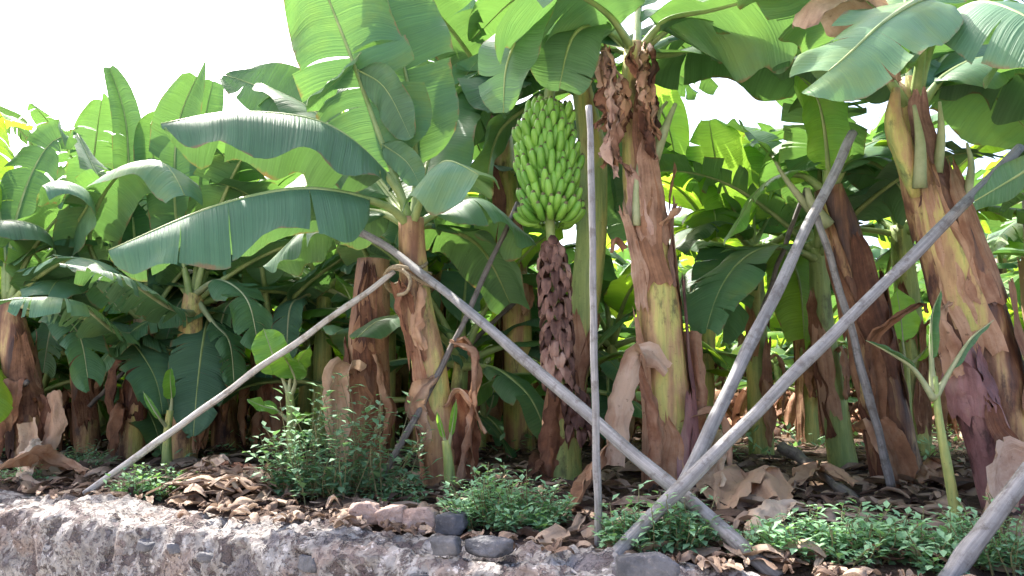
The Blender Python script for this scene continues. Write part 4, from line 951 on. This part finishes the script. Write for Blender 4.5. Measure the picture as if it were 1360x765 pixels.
pole([P(1255, 775, 2.45), P(1365, 628, 2.55), P(1500, 450, 2.7)], .028, 'pole', 'thick grey pole cutting the lower right corner', 6, .008)
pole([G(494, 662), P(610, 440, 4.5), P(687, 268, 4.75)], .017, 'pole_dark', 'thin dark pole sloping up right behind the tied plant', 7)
pole([P(1183, 648, d6 - .35), P(1150, 510, d6 - .35), P(1086, 285, d6 - .3)], .022, 'pole', 'thin grey stick leaning along the dark brown plant', 8)
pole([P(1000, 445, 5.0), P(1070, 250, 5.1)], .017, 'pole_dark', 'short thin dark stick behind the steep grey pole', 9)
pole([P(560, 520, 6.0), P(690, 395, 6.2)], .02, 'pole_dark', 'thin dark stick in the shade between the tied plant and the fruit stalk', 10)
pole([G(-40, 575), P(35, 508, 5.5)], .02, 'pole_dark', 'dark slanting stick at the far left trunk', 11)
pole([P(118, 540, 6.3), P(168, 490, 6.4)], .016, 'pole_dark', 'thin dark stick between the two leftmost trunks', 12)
pole([P(1038, 592, 5.2), P(1098, 632, 4.7), P(1135, 665, 4.2)], .035, 'pole_dark', 'grey dry stalk lying aslant on the litter behind the crossed poles', 13, .02)
b = MB()
for k in range(3):
    c = P(540 + 3 * k, 362 + 8 * k, d3); pts = []
    for i in range(17):
        a = 2 * PI * i / 16
        pts.append(c + Vector((math.cos(a) * (.125 + .012 * k), math.sin(a) * .16 - .03, .05 * math.cos(a + k) + .03 * math.sin(2 * a))))
    tube(b, smoothpath(pts, 32), [.011, .011], 7, lump=.2)
tube(b, smoothpath([P(535, 358, d3 - .2), P(545, 372, d3 - .24), P(540, 388, d3 - .22), P(528, 392, d3 - .2)], 12), [.011, .011], 7)
tag(b.build('rope', M['rope'], None, P(545, 372, d3)), 'frayed rope lashing the two poles to the plant stem', 'rope')

# ================================================================== GROUND LITTER, WEEDS
def frag(mb, c, L, w, yaw, rng, lift=.03, pitch=0.0, tint=None):
    d = Vector((math.cos(yaw), math.sin(yaw), 0)); h = [rng.uniform(.0, lift) for _ in range(4)]
    pts = [c - d * L / 2 + Vector((0, 0, h[0])), c - d * L / 6 + Vector((0, 0, h[1] + lift * .5)), c + d * L / 6 + Vector((0, 0, h[2] + lift * .5)), c + d * L / 2 + Vector((0, 0, h[3] + pitch))]
    ribbon(mb, pts, [w * .3, w, w * .8, w * .15], rng, ms=2, n=7, fold=rng.uniform(.2, 1.1), crump=.014, tint=tint, ragged=.4)
lr = random.Random(9); mb = MB(); cnt = 0
while cnt < 3400:
    yy = 2.6 + 8.5 * lr.random() ** 1.4; xx = lr.uniform(-.8 * yy, .8 * yy); q = Vector((xx, yy, 0))
    if behind(q) < .04: continue
    if noise.noise(Vector((xx * 1.2, yy * 1.2, 3))) < -.2 and lr.random() < .7: continue
    cnt += 1; L = lr.uniform(.04, .30); q.z = gz(xx, yy)
    frag(mb, q, L, L * (lr.uniform(.04, .12) if lr.random() < .6 else lr.uniform(.12, .32)), lr.uniform(0, 6.28), lr, lr.uniform(.01, .05), tint=lr.uniform(.1, .95))
tag(mb.build('leaf_litter', M['litter']), 'brown and tan dry leaf litter covering the soil', 'leaf litter', kind='stuff')
mb = MB()
for i in range(150):      # crumbs along the top of the wall
    u = lr.uniform(.3, 5.5); q = on_wall(u, lr.uniform(-.02, .16), .02)
    if lr.random() < .6: q = on_wall(lr.uniform(1.6, 5.2), abs(lr.gauss(0, .08)), .02)
    L = lr.uniform(.02, .09); frag(mb, q, L, L * .3, lr.uniform(0, 6.28), lr, .02, tint=lr.uniform(.1, .8))
tag(mb.build('leaf_crumbs', M['litter']), 'crumbled dry leaf bits strewn on the wall top', 'leaf litter', kind='stuff')

def fallen(pts, wid, mat, label, seed, **kw):
    b = MB(); r = random.Random(seed); a = dict(ms=5, n=20, fold=.5, crump=.03); a.update(kw)
    ribbon(b, pts, wid, r, **a); o = pts[len(pts) // 2]
    tag(b.build('fallen_leaf', M[mat], None, (o.x, o.y, 0)), label, 'fallen leaf')
def gp(px, py, up=0.0):
    q = G(px, py); q.z = gz(q.x, q.y) + up + .02; return q
fallen([gp(-10, 652, .1), gp(40, 640, .16), gp(70, 632, .08), gp(115, 636, .02)], [.04, .07, .07, .02], 'dry', 'big brown dead leaf heaped at the foot of the leftmost plant', 1, side=(.2, 1, .5))
fallen([gp(28, 645, .02), gp(36, 632, .12), gp(44, 622, .18)], [.05, .06, .04], 'dry_pale', 'pale broken leaf sheath leaning on the leftmost plant', 2, side=(1, 0, .2))
for i, (x, y, dx, dy, w, m_) in enumerate([(255, 662, 60, -6, .045, 'litter'), (280, 655, 70, 8, .04, 'dry_red'), (300, 668, 60, 0, .04, 'litter'), (262, 645, 40, 15, .05, 'dry_pale'), (330, 660, 50, -6, .045, 'dry_dark')]):
    fallen([gp(x, y, .02), gp(x + dx * .3, y - 8, .10), gp(x + dx * .7, y + dy * .5 - 6, .10), gp(x + dx, y + dy, .01)], [.01, w, w, .01], m_,
           ['tan crumpled leaf at the left of the dry heap by the low weeds', 'reddish crumpled leaf in the middle of the dry heap', 'brown crumpled leaf at the front of the dry heap', 'pale crumpled leaf at the top of the dry heap', 'dark crumpled leaf at the right of the dry heap'][i], 10 + i, crump=.04)
b = MB(); hr = random.Random(71)
for i in range(90):
    c = gp(hr.gauss(290, 32), hr.gauss(660, 7), hr.uniform(0, .045)); frag(b, c, hr.uniform(.12, .4), hr.uniform(.008, .03), hr.uniform(-.9, .9), hr, .06, tint=hr.uniform(.1, .95))
tag(b.build('leaf_strips', M['litter'], None, gp(290, 660)), 'heap of narrow shredded dry leaf strips by the low weeds', 'dead leaves', kind='stuff')
fallen([gp(760, 690, .02), gp(785, 665, .12), gp(812, 652, .2), gp(838, 640, .16)], [.03, .11, .12, .03], 'dry', 'pinkish brown curled leaf leaning behind the thin upright pole', 21, side=(.6, -.2, .7))
fallen([gp(870, 640, .2), gp(905, 625, .26), gp(935, 632, .22), gp(950, 672, .02)], [.04, .12, .14, .06], 'dry_pale', 'large pale tan leaf behind the pole crossing', 22, side=(.3, .8, .2))
fallen([gp(960, 690, .02), gp(985, 665, .10), gp(1012, 660, .12), gp(1040, 690, .02)], [.04, .12, .12, .03], 'dry', 'broad tan leaf on the litter right of the pole crossing', 23)
fallen([gp(1000, 720, .02), gp(1040, 690, .06), gp(1090, 690, .05)], [.03, .09, .02], 'dry_pale', 'pale flat leaf among the litter behind the right weeds', 24)
fallen([gp(1310, 720, .05), gp(1345, 690, .22), gp(1400, 690, .22)], [.05, .16, .12], 'dry_tan', 'large tan leaf sheath at the lower right corner', 25, side=(.2, .3, 1), fold=.1)
fallen([gp(1150, 760, .03), gp(1190, 742, .06), gp(1230, 730, .05)], [.01, .035, .01], 'dry', 'narrow brown leaf lying across the right weeds', 26)
fallen([gp(1050, 655, .02), gp(1085, 640, .10), gp(1135, 652, .03)], [.03, .07, .03], 'dry', 'brown folded leaf in the litter below the lying stalk', 27)
fallen([gp(1215, 650, .02), gp(1235, 640, .10), gp(1250, 650, .02)], [.05, .09, .04], 'dry', 'brown leaf at the foot of the tall pale sucker', 28)
fallen([gp(690, 655, .02), gp(712, 640, .12), gp(735, 610, .22)], [.02, .06, .01], 'dry_dark', 'dark narrow leaf tilted before the fruiting plant', 29)
fallen([gp(650, 660, .02), gp(672, 650, .05), gp(700, 645, .02)], [.01, .03, .01], 'dry_pale', 'yellowish leaf on the litter left of the fruiting plant', 30)
d = G(560, 600).y
# dry leaf caught on the thin dark pole
fallen([P(580, 500, 4.35), P(562, 515, 4.3), P(552, 540, 4.3), P(566, 575, 4.3), P(556, 600, 4.3)], [.015, .06, .07, .04, .01], 'dry_pale', 'pale dry leaf caught on the thin dark pole', 31, side=(1, .2, .1))

def weed(px, py, rx, ry, h, n, label, seed, mat='weed', ls=.02, stems=40, name='weed_clump', z0=None, aspect=.5):
    c = G(px, py) if z0 is None else Vector((px, py, z0)); r = random.Random(seed)
    root = thing(name, (c.x, c.y, 0), label, 'weeds' if name == 'weed_clump' else 'bush')
    fb, sb = MB(), MB(); per = max(4, n // stems)
    for s_ in range(stems):
        a = r.uniform(0, 6.28); q = math.sqrt(r.random())
        q *= 1 + .45 * noise.noise(Vector((math.cos(a) * 1.5, math.sin(a) * 1.5, seed)))
        x0 = c.x + math.cos(a) * rx * q; y0 = c.y + math.sin(a) * ry * q
        hh = h * (1 - .35 * q * q) * (r.uniform(.25, 1.0) if r.random() < .85 else r.uniform(1.0, 1.35))
        b0 = Vector((c.x + (x0 - c.x) * .75, c.y + (y0 - c.y) * .75, gz(x0, y0)))
        tipp = Vector((x0 + r.uniform(-.3, .3) * hh, y0 + r.uniform(-.3, .3) * hh, gz(x0, y0) + hh))
        mid = b0.lerp(tipp, .5) + Vector((r.uniform(-1, 1), r.uniform(-1, 1), .3)) * hh * .12
        path = smoothpath([b0, mid, tipp], 5)
        tube(sb, path, [.0035, .0015], 4, cap=False)
        for i in range(per):
            f = (i + r.random()) / per; f = .12 + .88 * f
            k = min(int(f * 5), 4); p = path[k].lerp(path[k + 1], f * 5 - k)
            az = i * 2.4 + r.uniform(-.5, .5); el = r.uniform(-.3, .7)
            d = Vector((math.cos(az) * math.cos(el), math.sin(az) * math.cos(el), math.sin(el)))
            l = ls * r.uniform(.45, 1.6); sd = d.cross(Vector((0, 0, 1))).normalized() * l * aspect; p = p + d * l * .5
            nrm = sd.cross(d).normalized() * l * .12; t = r.uniform(.25, .75)
            v = [fb.vert(p, tint=t), fb.vert(p + d * l * .8 + sd * .9 + nrm, tint=t), fb.vert(p + d * l * 1.7 - nrm, tint=t), fb.vert(p + d * l * .8 - sd * .9 + nrm, tint=t), fb.vert(p + d * l * .85, tint=t)]
            fb.face((v[0], v[1], v[4])); fb.face((v[1], v[2], v[4])); fb.face((v[2], v[3], v[4])); fb.face((v[3], v[0], v[4]))
    o = (c.x, c.y, 0)
    fb.build('foliage', M[mat], root, o); sb.build('stems', M['weed_stem'], root, o)
weed(207, 660, .24, .14, .17, 1500, 'low pale green weeds on the wall edge under the sloping pole', 1, ls=.019, stems=90)
weed(455, 665, .42, .24, .52, 1900, 'leafy blue green bush in front of the cut brown trunk', 2, 'weed_blue', .030, 80, 'bush')
weed(672, 700, .31, .16, .22, 2600, 'bright green weed clump between the pink stones and the thin upright pole', 3, ls=.02, stems=110)
weed(872, 735, .23, .12, .20, 2000, 'green weed clump behind the lower end of the crossed poles', 4, ls=.02, stems=90)
weed(1110, 745, .36, .18, .15, 2300, 'green weed clump at the wall right of the crossed poles', 5, ls=.02, stems=120)
weed(1240, 750, .28, .18, .15, 1800, 'green weed clump before the tall pale sucker', 6, ls=.019, stems=90)
weed(1340, 762, .2, .12, .2, 1000, 'green weed clump in the lower right corner', 7, ls=.014, stems=50)
weed(1010, 742, .16, .10, .10, 900, 'thin weed clump by the lower end of the thick sloping pole', 8, ls=.013, stems=50)
weed(95, 622, .25, .2, .16, 700, 'ferny green sprigs beside the leftmost plant', 9, 'weed', .02, 40, aspect=.25)
weed(530, 668, .2, .15, .12, 500, 'small weeds at the foot of the thin dark pole', 10, 'weed', .016, 30)
weed(30, 640, .18, .12, .1, 400, 'few small weeds at the left edge of the wall', 11, 'weed', .016, 24)
weed(385, 662, .2, .12, .14, 700, 'small leafy weeds below the bright young sucker', 12, 'weed_blue', .018, 40)
# dry upright leaf trash in the clearing
mb = MB(); dr_ = random.Random(41)
for i in range(420):
    x = dr_.uniform(-.6, 6.2); y = dr_.uniform(7.2, 13); q = Vector((x, y, gz(x, y))); h = dr_.uniform(.12, .55); a = dr_.uniform(0, 6.28); dd = Vector((math.cos(a), math.sin(a), 0))
    ribbon(mb, [q, q + Vector((0, 0, h * .6)) + dd * .05, q + Vector((0, 0, h)) + dd * .16, q + Vector((0, 0, h * .6)) + dd * .3], [.02, .06, .05, .015], dr_, ms=2, n=8, fold=.7, crump=.03)
tag(mb.build('dry_undergrowth', M['dry_red']), 'sunlit orange dead leaf trash standing in the clearing', 'dead leaves', kind='stuff')
# sunlit undergrowth in the clearing
mb = MB(); wr = random.Random(31)
for i in range(9000):
    x = wr.uniform(-7, 7.5); y = wr.uniform(5.6, 13)
    if noise.noise(Vector((x * .8, y * .8, 8))) < (.05 if x < 1.2 else -.1): continue
    l = wr.uniform(.02, .05); az = wr.uniform(0, 6.28); el = wr.uniform(-.2, .9); p = Vector((x, y, gz(x, y) + abs(wr.gauss(0, .09)) + .01))
    d = Vector((math.cos(az) * math.cos(el), math.sin(az) * math.cos(el), math.sin(el))); sd = d.cross(Vector((0, 0, 1))).normalized() * l * .5
    t = wr.uniform(.2, .8); v = [mb.vert(p, tint=t), mb.vert(p + d * l + sd, tint=t), mb.vert(p + d * l * 2, tint=t), mb.vert(p + d * l - sd, tint=t)]
    mb.face(tuple(v))
tag(mb.build('undergrowth', M['weed']), 'low green undergrowth between the far stems', 'undergrowth', kind='stuff')

# ================================================================== LIGHT, SKY, CAMERA
EL, AZ = rad(52), rad(-38)       # sun behind the plantation, a little to the left
S = Vector((math.sin(AZ) * math.cos(EL), math.cos(AZ) * math.cos(EL), math.sin(EL)))
w = bpy.data.worlds.new('World'); C.world = w; w.use_nodes = True
nt = w.node_tree; bg = nt.nodes['Background']
sky = nt.nodes.new('ShaderNodeTexSky'); sky.sky_type = 'NISHITA'; sky.sun_disc = False
sky.sun_elevation = EL; sky.sun_rotation = AZ; sky.air_density = 0.8; sky.dust_density = 5.0; sky.ozone_density = 0.7
nt.links.new(sky.outputs[0], bg.inputs[0]); bg.inputs[1].default_value = 0.15
ld = bpy.data.lights.new('sun', 'SUN'); ld.energy = 3.2; ld.angle = rad(0.53); ld.color = (1.0, 0.95, 0.86)
lo = bpy.data.objects.new('sun', ld); COL.objects.link(lo); lo.rotation_euler = (-S).to_track_quat('-Z', 'Y').to_euler(); lo.location = (0, 0, 12)
cd = bpy.data.cameras.new('camera'); cam = bpy.data.objects.new('camera', cd); COL.objects.link(cam)
cam.location = EYE; cam.rotation_euler = (PI / 2 + PITCH, 0, 0)
cd.sensor_width = 36; cd.lens = 36 * F / 1360; cd.clip_start = 0.05; cd.clip_end = 500
C.camera = cam
C.view_settings.view_transform = 'Standard'; C.view_settings.look = 'None'; C.view_settings.gamma = 1; C.view_settings.exposure = 2.2
C.render.engine = 'CYCLES'
cy = C.cycles; cy.use_denoising = True; cy.max_bounces = 12; cy.diffuse_bounces = 8; cy.glossy_bounces = 2; cy.transmission_bounces = 8; cy.transparent_max_bounces = 4
cy.caustics_reflective = False; cy.caustics_refractive = False; cy.sample_clamp_indirect = 6
